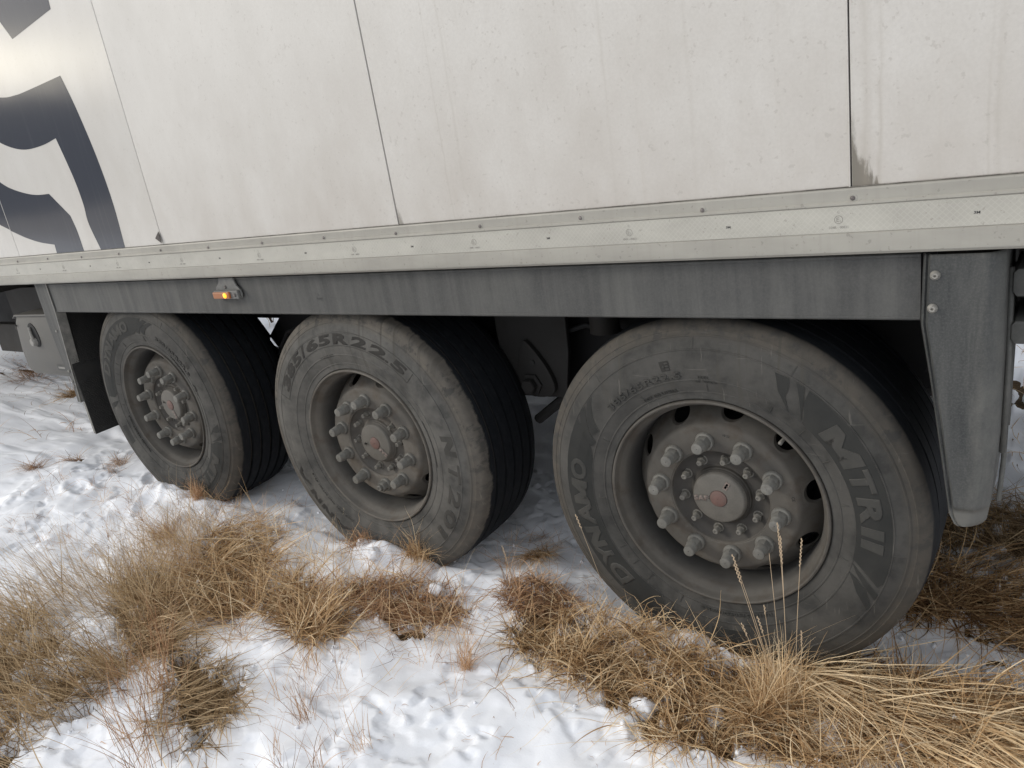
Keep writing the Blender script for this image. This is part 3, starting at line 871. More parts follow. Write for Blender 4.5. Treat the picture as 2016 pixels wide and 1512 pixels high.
# ------------------------------------------------------------------ running gear behind
def beam(y):
    bm = bmesh.new()
    extrude_x(bm, [(y - .05, .66), (y + .05, .66), (y + .05, .645), (y + .006, .645), (y + .006, .335), (y + .05, .335), (y + .05, .32), (y - .05, .32), (y - .05, .335), (y - .006, .335), (y - .006, .645), (y - .05, .645)], -8.5, 1.3, 1)
    return bm
for y in (.66, 1.80): part('chassis_beam', beam(y), MAT['frame'])
for x in (-8, -7, -6, -5, -4.2, -3.5, -2.6, -1.9, -1.3, -.6, 0, .6, 1.2):
    bm = bmesh.new(); box(bm, x - .03, x + .03, .05, 2.42, .60, .69)
    part('cross_member', bm, MAT['frame'])
AX = [(0, 0, 0), (-1.3023, .0175, 1), (-2.6297, .0622, 2)]
for x, z, k in AX:
    bm = bmesh.new(); tube(bm, [(x, .1, z), (x, 2.36, z)], .07, 16); part('axle', bm, MAT['frame'], smooth=40)
    for y in (.62, 1.84):
        # trailing arm, hanger plate, air bag
        bm = bmesh.new(); tube(bm, [(x - .52, y, z + .16), (x - .2, y, z + .12), (x + .1, y, z + .03), (x + .42, y, z + .08)], [.04, .045, .06, .04], 8)
        part('trailing_arm', bm, MAT['frame'], smooth=40)
        bm = bmesh.new(); lathe(bm, [(.09, -.12), (.13, -.08), (.11, -.04), (.135, 0), (.11, .04), (.135, .08), (.12, .13)], 24, cap0=True, cap1=True)
        for v in bm.verts: v.co = Vector((x + .40 + v.co.x, y + v.co.z, z + .26 + v.co.y))
        part('air_bag', bm, MAT['black'], smooth=40)
    # brake drum and chamber
    for y0, y1 in ((.10, .30), (2.16, 2.36)):
        bm = bmesh.new(); lathe(bm, [(.05, y0), (.20, y0), (.21, (y0 + y1) / 2), (.20, y1), (.05, y1)], 40)
        for v in bm.verts: v.co.x += x; v.co.z += z
        part('brake_drum', bm, MAT['black'], smooth=40)
    for ys in (.235, 2.215):  # added dark discs, blacking out the view through the hand holes
        bm = bmesh.new(); lathe(bm, [(.02, ys), (.262, ys), (.262, ys + .006), (.02, ys + .006)], 40)
        for v in bm.verts: v.co.x += x; v.co.z += z
        part('dark_backing_disc', bm, MAT['black'])
HANG = []
def hanger(hx, y):
    """pressed hanger plate for the trailing arm with a pear shaped boss and pivot bolt"""
    bm = bmesh.new()
    prism_y(bm, [(hx - .17, .66), (hx + .13, .66), (hx + .115, .30), (hx + .085, .135), (hx - .155, .130), (hx - .17, .34)], y, y + .016, bevel=.003)
    h = part('hanger_bracket', bm, MAT['hang'])
    bm = bmesh.new()
    prism_y(bm, smooth_outline([(hx - .055, .335), (hx - .025, .325), (hx + .03, .25), (hx + .055, .18), (hx + .03, .145), (hx - .045, .14), (hx - .085, .18), (hx - .085, .25)], 5), y - .02, y + .002, bevel=.004)
    obj('pivot_boss', bm, MAT['hang'], h, smooth=40).matrix_parent_inverse = Matrix.Identity(4)
    bm = bmesh.new()
    lathe(bm, [(.001, y - .055), (.024, y - .055), (.028, y - .05), (.028, y - .03), (.042, y - .028), (.042, y - .018)], 6, cap0=True, c=(hx - .035, .185))
    obj('pivot_bolt', bm, MAT['hang'], h)
    bm = bmesh.new(); lathe(bm, [(.001, y - .025), (.009, y - .025), (.009, y - .018)], 10, cap0=True, c=(hx - .02, .265)); obj('stop_bolt', bm, MAT['dark'], h)
MAT['hang'] = m_simple('hanger_brown_grey', (.006, .0055, .005), (.010, .009, .008), .7, 9, bump=.2)
for hx in (-.715,):
    hanger(hx, .33); hanger(hx, 2.0)
    bm = bmesh.new(); tube(bm, [(hx - .07, .36, .03), (hx + .12, .36, .17)], .018, 8)
    part('diagonal_brace', bm, MAT['hang'])
for x0 in (-.60, -1.95):
    bm = bmesh.new(); tube(bm, [(x0 - .35, .40, .30), (x0 - .25, .38, .22), (x0 - .12, .36, .33), (x0 + .05, .38, .38), (x0 + .2, .42, .34)], .009, 8)
    part('brake_hose', bm, MAT['black'], smooth=True)
    bm = bmesh.new(); tube(bm, [(x0 + .12, .38, .36), (x0 + .13, .38, .62)], [.05, .05], 14)
    part('brake_chamber', bm, MAT['frame'], smooth=40)
# added black sheet darkening the gaps behind the wheels, cut away in a notch between the front and middle tyre
bm = bmesh.new()
prism_y(bm, [(-3.25, .655), (-3.25, .05), (-2.9, .02), (-2.48, .02), (-2.345, .277), (-2.425, .385), (-2.425, .44), (-2.215, .44), (-2.215, .385), (-2.345, .277), (-2.10, -.02), (-1.0, -.02), (-.80, .10), (-.45, .10), (-.30, .16), (.40, .16), (.46, .30), (.46, .655)][:8] + [(-2.215, .44), (-2.215, .385), (-2.343, .275), (-2.10, -.02), (-1.1, -.02), (-.86, .11), (-.45, .11), (-.30, .16), (.40, .16), (.46, .30), (.46, .655)], .46, .468)
part('dark_backing_plate', bm, MAT['black'])
# far side skirt and tank
bm = bmesh.new(); box(bm, -3.26, .49, 2.49, 2.495, .526, .668); part('side_skirt', bm, MAT['skirt'])
bm = bmesh.new(); tube(bm, [(-1.9, 1.23, .45), (-.9, 1.23, .45)], .14, 24); part('air_tank', bm, MAT['black'], smooth=50)
# front area: outrigger frame, landing box with holes
bm = bmesh.new(); box(bm, -4.9, -3.95, .40, .46, .33, .56, .004); box(bm, -4.15, -4.02, .35, .45, .14, .56, .006); part('outrigger_frame', bm, MAT['frame'])
bm = bmesh.new(); tube(bm, [(-4.6, .30, .335), (-4.35, .28, .315), (-4.12, .30, .33)], [.03, .035, .025], 10); part('coupling_pipe', bm, MAT['frame'], smooth=True)
bm = bmesh.new(); box(bm, -5.4, -4.12, .44, .50, .10, .30, .004)
pf = part('perforated_plate', bm, MAT['frame'])
for k in range(14):
    bm = bmesh.new(); lathe(bm, [(.001, -.001), (.013, -.001), (.013, .002)], 12, cap0=True, c=(-4.2 - (k // 2) * .075, .15 + (k % 2) * .07))
    for v in bm.verts: v.co.y += .44
    obj('hole', bm, MAT['dark'], pf)
bm = bmesh.new(); box(bm, -6.2, -4.3, .55, 2.0, .2, .6, .02); part('pallet_box', bm, MAT['black'])

# ------------------------------------------------------------------ wheels
TYP = [(.2965, .020), (.3000, .008), (.3040, .0035), (.312, .0025), (.322, .001), (.3235, -.0012), (.326, -.0012), (.3275, .0), (.340, -.0045), (.3565, -.009), (.3580, -.0108), (.3605, -.0108), (.3620, -.0098),
       (.380, -.0128), (.400, -.0140), (.420, -.0140), (.4385, -.0118), (.4400, -.0130), (.4425, -.0128), (.4440, -.0105), (.460, -.0060), (.4720, -.0020), (.4735, -.0030), (.4765, -.0018), (.478, .0002),
       (.488, .0040), (.4895, .0032), (.4925, .0048), (.494, .0062), (.503, .0105), (.5095, .0160), (.5140, .0230), (.5170, .0320)]
def prof_y(r):
    for (ra, ya), (rb, yb) in zip(TYP, TYP[1:]):
        if ra <= r <= rb: return ya + (yb - ya) * (r - ra) / (rb - ra)
    return TYP[-1][1]
def smooth_prof_y(r):
    P = [(.30, .006), (.326, -.0012), (.3575, -.0095), (.38, -.0128), (.41, -.0142), (.44, -.0118), (.46, -.006), (.478, .0002), (.50, .009)]
    for (ra, ya), (rb, yb) in zip(P, P[1:]):
        if ra <= r <= rb: return ya + (yb - ya) * (r - ra) / (rb - ra)
    return .01
def flatten(v, zc=-.490):
    """tyre squashed on the ground"""
    if v.z < zc:
        d = zc - v.z
        v.z = zc - d * .12
    if v.z < -.36 and v.y < .06:
        v.y -= .010 * ((-.36 - v.z) / .13) ** 2 if v.z > -.49 else .010
def tyre_mesh():
    bm = bmesh.new()
    tr = [(.5170, .0320)]
    for g in (.080, .132, .184, .236, .286):
        tr += [(.5215 + .004 * (1 - abs(g - .2) / .17), g - .009), (.5215, g - .0075), (.508, g - .0055), (.508, g + .0055), (.5215, g + .0075)]
    tr += [(.5190, .318), (.510, .332), (.492, .345), (.44, .372), (.38, .378), (.32, .368), (.298, .360)]
    lathe(bm, TYP + tr[1:], 160)
    for v in bm.verts:
        c = v.co.copy(); flatten(c); v.co = c
    me = bpy.data.meshes.new('tyre'); bmesh.ops.recalc_face_normals(bm, faces=bm.faces); bm.to_mesh(me); bm.free()
    return me
def rim_mesh(ph):
    """steel disc wheel with ten hand holes; outer half and barrel"""
    bm = bmesh.new()
    lathe(bm, [(.2955, .018), (.2995, .009), (.3000, .003), (.2985, -.0015), (.2950, -.0028), (.2915, -.0010), (.2900, .004), (.2885, .014), (.2850, .022), (.2770, .030), (.2720, .045), (.2695, .075), (.2680, .12), (.2660, .16), (.260, .30), (.285, .37)], 144)
    # dished disc: seat ring and face
    lathe(bm, [(.1355, .058), (.1360, .0500), (.1375, .0478), (.1400, .0478), (.1415, .0462), (.1450, .0455), (.2030, .0450), (.2090, .0460), (.2150, .0500), (.2200, .0570)], 120)
    r0, r1 = .2200, .2670
    def surf(r, a, back=0):
        t = (r - r0) / (r1 - r0); y = .0570 + .068 * (t ** 1.15) + back
        return (r * math.cos(a), y, r * math.sin(a))
    sec = 2 * PI / 10; n = 40
    for s in range(10):
        ac = ph + s * sec; inner = []; outer = []; bk = []
        rc = .2435; ra, rt = .0205, .0305
        for k in range(n):
            t = 2 * PI * k / n
            u, w = math.cos(t), math.sin(t)          # u radial, w tangential
            inner.append(bm.verts.new(surf(rc + ra * u, ac + rt * w / rc)))
            bk.append(bm.verts.new(surf(rc + (ra - .002) * u, ac + (rt - .002) * w / rc, .013)))
            hr = (r1 - rc) if u > 0 else (rc - r0)
            ht = sec / 2
            q = min(hr / abs(u * 1.0) if abs(u) > 1e-6 else 9, (ht * rc) / abs(w) if abs(w) > 1e-6 else 9)
            outer.append(bm.verts.new(surf(rc + q * u, ac + max(-ht, min(ht, q * w / rc)))))
        for k in range(n):
            j = (k + 1) % n
            bm.faces.new((inner[k], inner[j], outer[j], outer[k])); bm.faces.new((bk[k], bk[j], inner[j], inner[k]))
        # corner fill
        for sa in (-1, 1):
            for rr in (r0, r1):
                cv = bm.verts.new(surf(rr, ac + sa * sec / 2))
                best = sorted(outer, key=lambda v: (v.co - cv.co).length)[:2]
                try: bm.faces.new((cv, best[0], best[1]))
                except ValueError: pass
    me = bpy.data.meshes.new('wheel_rim'); bmesh.ops.recalc_face_normals(bm, faces=bm.faces); bm.to_mesh(me); bm.free()
    return me
def nut_mesh(capped=True):
    bm = bmesh.new()
    lathe(bm, [(.0258, .0005), (.0262, -.0040), (.0240, -.0085), (.0190, -.0100)], 24)
    # hexagon
    lathe(bm, [(.0208, -.0080), (.0208, -.0265), (.0190, -.0300), (.0150, -.0310)], 6)
    if capped:
        lathe(bm, [(.0185, -.0280), (.0178, -.0350), (.0176, -.0385), (.0168, -.0400), (.0158, -.0545), (.0147, -.0570), (.0125, -.0578), (.001, -.0572)], 20)
    else:
        lathe(bm, [(.0150, -.0262), (.0125, -.0285), (.0115, -.0290), (.0112, -.0400), (.0095, -.0415), (.0060, -.0415), (.005, -.039), (.001, -.039)], 18)
    me = bpy.data.meshes.new('lug_nut'); bmesh.ops.recalc_face_normals(bm, faces=bm.faces); bm.to_mesh(me); bm.free()
    return me
def hbolt_mesh():
    bm = bmesh.new()
    lathe(bm, [(.0125, .001), (.0125, -.0020), (.0095, -.0022)], 16)
    lathe(bm, [(.0098, -.0015), (.0098, -.0120), (.0085, -.0135)], 6)
    lathe(bm, [(.0082, -.0125), (.0072, -.0150), (.0066, -.0260), (.0050, -.0280), (.0035, -.0280), (.0025, -.026), (.0004, -.026)], 14)
    me = bpy.data.meshes.new('hub_bolt'); bmesh.ops.recalc_face_normals(bm, faces=bm.faces); bm.to_mesh(me); bm.free()
    return me
TY = tyre_mesh(); NUT = nut_mesh(); NUTS = nut_mesh(False); HB = hbolt_mesh(); HB.transform(Matrix.Diagonal((1.18, 1.05, 1.18, 1)))
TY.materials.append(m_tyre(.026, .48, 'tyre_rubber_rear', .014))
for me_ in (NUT, NUTS): me_.materials.append(MAT['nut'])
HB.materials.append(MAT['bolt'])
for me_ in (TY, NUT, NUTS, HB):
    me_.shade_smooth(); me_.set_sharp_from_angle(angle=math.radians(32))

def bend(bm, a0, r0, lift, base=-.0008, step=.007):
    """flat shape (arc length, height) wrapped on the sidewall; reads clockwise from angle a0 (degrees)"""
    xs = [v.co.x for v in bm.verts]; ys = [v.co.y for v in bm.verts]
    for (lo, hi, ax) in ((min(xs), max(xs), 0), (min(ys), max(ys), 1)):
        k = lo + step
        while k < hi:
            pc = (k, 0, 0) if ax == 0 else (0, k, 0); no = (1, 0, 0) if ax == 0 else (0, 1, 0)
            bmesh.ops.bisect_plane(bm, geom=list(bm.verts) + list(bm.edges) + list(bm.faces), plane_co=pc, plane_no=no, dist=1e-6)
            k += step
    old = set(bm.faces)
    r = bmesh.ops.extrude_face_region(bm, geom=list(bm.faces))
    up = {g for g in r['geom'] if isinstance(g, bmesh.types.BMVert)}
    topf = {g for g in r['geom'] if isinstance(g, bmesh.types.BMFace)}
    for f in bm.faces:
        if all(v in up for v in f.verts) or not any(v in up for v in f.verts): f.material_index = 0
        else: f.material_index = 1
    rm = .40
    for v in bm.verts:
        rr = r0 + v.co.y; a = math.radians(a0) - v.co.x / rm
        c = Vector((rr * math.cos(a), smooth_prof_y(rr) - (lift if v in up else base), rr * math.sin(a)))
        flatten(c); v.co = c
    return bm
def arc(deg): return math.radians(deg) * .40
def band_poly(a_start, pts):
    """pts in (deg clockwise from a_start, radius-.36)"""
    return poly_flat([(arc(d), h) for d, h in pts])
def sweep_flame(bmout, pts): pass

def wheel(x, z, ph_nut, ph_hole, ph_deco, kind, sq, rim_mat, far=False):
    w = part('wheel', rim_mesh(math.radians(ph_hole)), rim_mat, (x, 2.455 if far else 0, z), smooth=35)
    if far: w.rotation_euler = (0, 0, PI)
    ty = bpy.data.objects.new('tyre', TY); COL.objects.link(ty); ty.parent = w
    # hub seat behind the disc
    bm = bmesh.new()
    lathe(bm, [(.1357, .0555), (.1330, .0580), (.1290, .0625), (.1180, .0690), (.1080, .0715), (.0890, .0720), (.0845, .0690), (.0825, .0620), (.0800, .0600)], 72)
    lathe(bm, [(.0800, .0600), (.0790, .0560), (.0745, .0520), (.0700, .0470), (.0660, .0455), (.0420, .0450), (.0235, .0450)], 72)
    obj('hub', bm, MAT['hub_dark'] if kind in 'CX' else rim_mat, w, smooth=35)
    if far: return w
    bm = bmesh.new(); lathe(bm, [(.0752, .0512), (.0735, .0460), (.0705, .0418), (.0680, .0408), (.0245, .0404), (.0245, .0450)], 72)
    cap = obj('hub_cap', bm, MAT['cap'], w, smooth=40)
    bm = bmesh.new(); lathe(bm, [(.0240, .0440), (.0232, .0385), (.0215, .0375), (.0020, .0370), (.0014, .0380), (.0002, .0380)], 40)
    obj('hub_plug', bm, MAT['red'], w, smooth=40)
    for k in range(10):
        a = math.radians(ph_nut) - k * PI / 5
        o = bpy.data.objects.new('lug_nut', NUTS if (kind == 'B' and k == 5) else NUT); COL.objects.link(o); o.parent = w
        o.location = (.1675 * math.cos(a), .0448, .1675 * math.sin(a)); o.rotation_euler = (random.uniform(-.02, .02), random.uniform(0, 1), random.uniform(-.02, .02))
        if kind == 'B' and k == 5: o['label'] = 'lug nut without its cap, bare stud showing'
        a = math.radians(ph_hole) + k * PI / 5
        o = bpy.data.objects.new('hub_bolt', HB); COL.objects.link(o); o.parent = w
        o.location = (.1085 * math.cos(a), .0712, .1085 * math.sin(a)); o.rotation_euler = (0, random.uniform(0, 1), 0)
    a = math.radians(ph_hole + 36 + 1.5)
    bm = bmesh.new(); tube(bm, [(.245 * math.cos(a), .14, .245 * math.sin(a)), (.243 * math.cos(a), .10, .243 * math.sin(a)), (.237 * math.cos(a), .066, .237 * math.sin(a))], [.004, .004, .0055], 8)
    obj('valve', bm, MAT['latch'], w, smooth=True)
    # cap marks: raised plaque with the axle maker's letters and its outline sign
    def on_cap(bm, ang, r, lift=.0012):
        # local +x of the flat shape points outward along ang + 180 (reads towards the plug)
        ex = bmesh.ops.extrude_face_region(bm, geom=list(bm.faces)); up = {g for g in ex['geom'] if isinstance(g, bmesh.types.BMVert)}
        t = math.radians(ang) + PI; cx, cz = r * math.cos(math.radians(ang)), r * math.sin(math.radians(ang))
        for v in bm.verts:
            u, q = v.co.x, v.co.y
            v.co = Vector((cx + u * math.cos(t) - q * math.sin(t), .0403 - (lift if v in up else -.001), cz + u * math.sin(t) + q * math.cos(t)))
        return bm
    sa = {'C': 184, 'B': 318, 'A': 292}[kind]
    bm = poly_flat([(-.001, -.0085), (.044, -.0085), (.044, .0085), (-.001, .0085)])
    obj('name_plaque', on_cap(bm, sa, .069, .0012), MAT['cap'], w)
    t = text_flat('SAF', .015, .040, bold=.03)
    for v in t.verts: v.co.x += .001; v.co.y -= .0075
    obj('raised_letters', on_cap(t, sa, .069, .0032), MAT['pinkish'], w)
    bm = bmesh.new()
    for (cx, s_) in ((.0, 1), (.013, -1)):
        P = [(0, 0), (.011, 0), (.011, .003), (.0035, .003), (.0035, .009), (.011, .009), (.011, .012), (0, .012)]
        vs = [bm.verts.new(((cx + (p[0] if s_ > 0 else .011 - p[0])), p[1], 0)) for p in P]
        f = bm.faces.new(vs if s_ > 0 else vs[::-1])
    bmesh.ops.triangulate(bm, faces=bm.faces)
    for v in bm.verts: v.co.x, v.co.y = v.co.x - .012, v.co.y - .006
    obj('raised_sign', on_cap(bm, sa - 125 if kind != 'B' else sa - 130, .048, .0014), MAT['pinkish'] if kind == 'C' else MAT['cap'], w)
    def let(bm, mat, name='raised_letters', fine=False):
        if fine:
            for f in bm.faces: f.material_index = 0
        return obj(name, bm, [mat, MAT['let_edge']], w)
    if kind in 'CA':
        D = ph_deco
        # dark ribbed bands with flame shaped ends
        def B(pts, a0): let(bend(poly_flat([(arc(-d), h) for d, h in pts]), a0, .360, .0016), MAT['band'], 'sidewall_band')
        # band behind the model letters, angles relative to D
        B([(47, -.001), (49, .02), (52, .045), (53, .078), (46, .078), (34, .079), (20, .079), (5, .079), (-8, .079), (-18, .079), (-20, .070), (-17, .040), (-14, .010), (-13, -.001), (-4, -.001), (10, -.001), (25, -.001), (38, -.001)], D)
        B([(48.5, .003), (57.5, .077), (54.8, .078), (52.5, .05), (50.5, .025)], D)
        B([(54, .0), (61, .035), (64.5, .074), (60, .077), (58.5, .055), (58, .03)], D)
        B([(-15, .002), (-19, .040), (-22.5, .079), (-25, .078), (-22, .045), (-18, .015)], D)
        B([(-19, .0), (-25.5, .036), (-30, .078), (-27.5, .079), (-23, .050), (-20, .02)], D)
        B([(241, -.001), (244, .02), (244.5, .075), (240, .080), (225, .080), (205, .080), (185, .080), (165, .080), (150, .079), (152, .045), (158, .015), (164, -.001), (180, -.001), (200, -.001), (220, -.001)], D)
        B([(149, .005), (145, .04), (138, .076), (141, .077), (149, .045), (153, .02)], D)
        B([(155, .003), (152, .03), (143, .076), (147, .078), (155, .045), (158, .01)], D)
        B([(246.5, .0), (251, .036), (253.5, .076), (250, .078), (248.5, .05)], D)
        t = glyph('M', .051, arc(16.5)); let(bend(t, D + 41, .3705, .0032), MAT['let_dust'])
        t = text_flat('T', .051, arc(9.0), shear=.1, bold=.05); let(bend(t, D + 23.5, .3705, .0032), MAT['let_dust'])
        t = text_flat('R', .051, arc(10.5), shear=.1, bold=.05); let(bend(t, D + 13.8, .3705, .0032), MAT['let_dust'])
        for q in (2.2, -2.9):
            let(bend(poly_flat([(0, 0), (arc(3.4), 0), (arc(4.6), .0505), (arc(1.0), .0505)]), D + q, .3705, .0032), MAT['let_dust'])
        for ch, a_, wd in (('D', 227.5, 11), ('Y', 216.5, 10.5), ('N', 208.5, 10.5), ('A', 198, 10.5), ('M', 188, 12), ('O', 176, 9.5)):
            t = glyph(ch, .050, arc(wd)); let(bend(t, D + a_, .377, .0032), MAT['let_dust'])
        t = text_flat('385/65R22.5', .019, arc(38), bold=.012, spacing=1.08); let(bend(t, D + 136, .3655, .0030), MAT['let_dust'], fine=True)
        t = text_flat('DOT 1LK 5419LLA', .008, arc(18), bold=.0); let(bend(t, D + 120, .3285, .0018), MAT['let_dust'], fine=True)
        t = text_flat('164K', .0075, arc(4.2)); let(bend(t, D + 91, .3640, .0020), MAT['let_dust'], fine=True)
        t = text_flat('AT 900KPa', .008, arc(9)); let(bend(t, D + 92.5, .3530, .0020), MAT['let_dust'], fine=True)
        t = text_flat('TUBELESS REGROOVABLE', .0085, arc(36)); let(bend(t, D + 296, .3290, .0020), MAT['let_dust'], fine=True)
        # small square emblem
        bm = poly_flat([(0, 0), (.026, 0), (.026, .028), (0, .028)]); let(bend(bm, D + 105.2, .3900, .0010), MAT['let_dark'], 'emblem_plate')
        bm = poly_flat([(0, .006), (.007, .010), (.007, 0), (.012, 0), (.012, .006), (.007, .006)][:3] + [(.007, .002)]); let(bend(bm, D + 104.6, .398, .0022), MAT['let_dust'], 'emblem')
        for q in range(3):
            bm = poly_flat([(0, 0), (.009, 0), (.009, .004), (0, .004)]); let(bend(bm, D + 103.2, .3935 + q * .0078, .0022), MAT['let_dust'], 'emblem')
        # mountain mark low on the sidewall
        bm = poly_flat([(0, 0), (.030, 0), (.022, .012), (.015, .007), (.010, .014)]); let(bend(bm, D + 274, .401, .0012), MAT['let_dark'], 'emblem')
        bm = poly_flat([(arc(0), 0), (arc(14), 0), (arc(14), .052), (arc(0), .052)]); let(bend(bm, D + 280, .378, .0005), MAT['band'], 'sidewall_band')
        # mould lines: short radial ridges
        for d_ in (88, 60, 45, 152, 185, 212, 222, 232, 250, 286, 320, 345, 10, 30, 120):
            bm = poly_flat([(0, 0), (.0012, 0), (.0014, .022), (0, .022)]); let(bend(bm, D + d_, .327, .0014), MAT['let_dust'], 'mould_line')
        for d_ in (353, 222, 92, 131, 60):
            bm = poly_flat([(0, 0), (.0012, 0), (.0014, .028), (0, .028)]); let(bend(bm, D + d_, .442, .0010), MAT['let_dust'], 'mould_line')
    else:
        txt = '385/65R22.5'
        angs = [(150.5, 9.5, '3'), (141, 9, '8'), (132, 9, '5'), (122.5, 5, '/'), (116.5, 10, '6'), (106, 9.6, '5'), (95, 11, 'R'), (82.5, 10.4, '2'), (70.5, 10.4, '2'), (60, 2.4, '.'), (56.5, 9.2, '5')]
        for a_, wd, ch in angs:
            t = text_flat(ch, .038 if ch != '.' else .009, arc(wd), shear=.1, bold=.05)
            let(bend(t, a_, .3990, .0012), MAT['let_dark'])
        # raised hairline frame round the size
        pts = [(arc(d), 0) for d in range(0, 111, 3)]
        def strip(a0, r0, d, wdt): let(bend(poly_flat([(0, 0), (arc(d), 0), (arc(d), wdt), (0, wdt)]), a0, r0, .0016), MAT['let_dust'], 'mould_line')
        strip(155, .3930, 111, .0016); strip(155, .4425, 111, .0014); 
        let(bend(poly_flat([(0, 0), (.0016, 0), (.0016, .05), (0, .05)]), 155, .393, .0016), MAT['let_dust'], 'mould_line')
        let(bend(poly_flat([(0, 0), (.0016, 0), (.0016, .05), (0, .05)]), 44.2, .393, .0016), MAT['let_dust'], 'mould_line')
        for a_, wd, ch in ((13.5, 11, 'N'), (359, 10, 'T'), (347, 11, '2'), (333, 11, '0'), (320, 6, '1')):
            t = glyph(ch, .050, arc(wd), .15, .03); let(bend(t, a_, .390, .0014), MAT['let_mid'])
        for a_, wd, ch in ((208.5, 12, 'A'), (220, 9.5, 'N'), (230, 9.5, 'N'), (243, 12, 'A')):
            t = glyph(ch, .036, arc(wd), .15, .045); let(bend(t, a_, .4110, .0012), MAT['let_dark'])
        t = text_flat('DOT 4X51 AHC NT201 8318', .008, arc(40)); let(bend(t, 243, .362, .0011), MAT['let_dark'])
        t = text_flat('TUBELESS', .008, arc(12)); let(bend(t, 110, .355, .0011), MAT['let_dark'])
        strip(24, .330, 30, .0012)
    # stamps on the disc face
    if kind == 'C':
        for s_, a_, r_ in (('10 22', 80, .186), ('CE', 8, .196)):
            t = text_flat(s_, .006 if s_ != 'CE' else .008); wt = max(v.co.x for v in t.verts)
            ex = bmesh.ops.extrude_face_region(t, geom=list(t.faces)); up = {g for g in ex['geom'] if isinstance(g, bmesh.types.BMVert)}
            for v in t.verts:
                rr = r_ + v.co.y; a = math.radians(a_) - (v.co.x - wt / 2) / r_
                v.co = Vector((rr * math.cos(a), .0450 - (.0004 if v in up else -.001), rr * math.sin(a)))
            obj('stamped_mark', t, MAT['dark'], w)
    return w
MAT['let_mid'] = m_rub('lettering_mid_rubber', (.044, .043, .040), (.060, .058, .053))
wheel(0, 0, 99.1, 8.5, 0, 'C', 0, MAT['rim'])
w_b = wheel(-1.3023, .0175, 92.2, 2, 0, 'B', 0, m_rim(.80, 'rim_dusty_steel_pale'))
w_a = wheel(-2.6297, .0622, 93.7, 12, -69, 'A', 0, m_rim(.54, 'rim_dusty_steel_dark'))
# the middle and front tyres carry their own dirt
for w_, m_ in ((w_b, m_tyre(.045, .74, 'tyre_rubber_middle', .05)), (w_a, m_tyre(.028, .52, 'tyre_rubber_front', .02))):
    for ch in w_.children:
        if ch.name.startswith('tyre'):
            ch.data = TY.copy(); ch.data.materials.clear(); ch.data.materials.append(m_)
for x, z, k in AX: wheel(x, z, 0, 0, 0, 'X', 0, MAT['rim'], far=True)

# ------------------------------------------------------------------ grass
def blades(name, roots, az, L, tilt, curl, width, tone, mat, seg=6, wob=.5, clamp=True, label=None, cat=None, stuff=False, z0=None, vee=False):
    n = len(roots); roots = np.asarray(roots, float)
    x, y = roots[:, 0].copy(), roots[:, 1].copy()
    z = hs(x, y) - .004 if z0 is None else z0
    P = np.zeros((n, seg + 1, 3)); P[:, 0] = np.stack([x, y, z], 1)
    wv = rng.normal(0, wob, n)
    for i in range(seg):
        t = (i + .5) / seg
        th = np.clip(tilt + curl * t, -.2, 2.25); a = az + wv * t
        st = L / seg
        x = x + np.sin(th) * np.cos(a) * st; y = y + np.sin(th) * np.sin(a) * st; z = z + np.cos(th) * st
        P[:, i + 1] = np.stack([x, y, z], 1)
    if clamp:
        g = hs(P[:, 1:, 0].ravel(), P[:, 1:, 1].ravel()).reshape(n, seg) + rng.uniform(.001, .012, (n, 1))
        P[:, 1:, 2] = np.maximum(P[:, 1:, 2], g)
    # keep out of the tyres
    for cx, cz, k in AX:
        d = np.sqrt((P[..., 0] - cx) ** 2 + (P[..., 2] - cz) ** 2)
        inside = (d < .528) & (P[..., 1] > -.022) & (P[..., 1] < .42)
        P[..., 1] = np.where(inside & (P[..., 1] < .2), -.022 - rng.random(P.shape[:2]) * .01, P[..., 1])
    ro = rng.uniform(-1.2, 1.2, n)
    side = np.stack([-np.sin(az) * np.cos(ro), np.cos(az) * np.cos(ro), np.sin(ro) * .8], 1)
    side /= np.linalg.norm(side, axis=1)[:, None]
    k = np.linspace(0, 1, seg + 1)
    wp = np.interp(k, [0, .25, .6, 1], [.75, 1, .8, .12])
    W = (width[:, None] * wp[None, :])[..., None] * side[:, None, :] * .5
    V = np.stack([P - W, P + W], 2).reshape(-1, 3).astype(np.float32)
    b = (np.arange(n) * (seg + 1) * 2)[:, None] + (np.arange(seg) * 2)[None, :]
    q = np.stack([b, b + 1, b + 3, b + 2], -1).reshape(-1, 4).astype(np.int32)
    me = bpy.data.meshes.new(name)
    me.vertices.add(len(V)); me.vertices.foreach_set('co', V.ravel())
    me.loops.add(q.size); me.loops.foreach_set('vertex_index', q.ravel())
    me.polygons.add(len(q)); me.polygons.foreach_set('loop_start', np.arange(0, q.size, 4, dtype=np.int32))
    me.update(calc_edges=True)
    at = me.attributes.new('tone', 'FLOAT', 'POINT'); at.data.foreach_set('value', np.repeat(tone, (seg + 1) * 2).astype(np.float32))
    o = obj(name, me, mat)
    me.shade_smooth()
    if label: tag(o, label, cat)
    if stuff: o['kind'] = 'stuff'
    return o

def ell(n, px, py, a, b, an):
    r = np.sqrt(rng.random(n)); t = rng.random(n) * 2 * PI
    u, v = r * a * np.cos(t), r * b * np.sin(t); c, s = math.cos(an), math.sin(an)
    return np.stack([px + u * c - v * s, py + u * s + v * c], 1)
def clumped(n, px, py, a, b, an, k=10, sp=.03):
    if k < 8: c = ell(k, px, py, a, b, an)
    else: c = ell(k, px, py, a * 1.12, b * 1.25, an)
    wts = rng.exponential(1, k) + .15; wts /= wts.sum()
    i = rng.choice(k, n, p=wts)
    return c[i] + rng.normal(0, sp, (n, 2)), i
U = lambda lo, hi, n: rng.uniform(lo, hi, n)

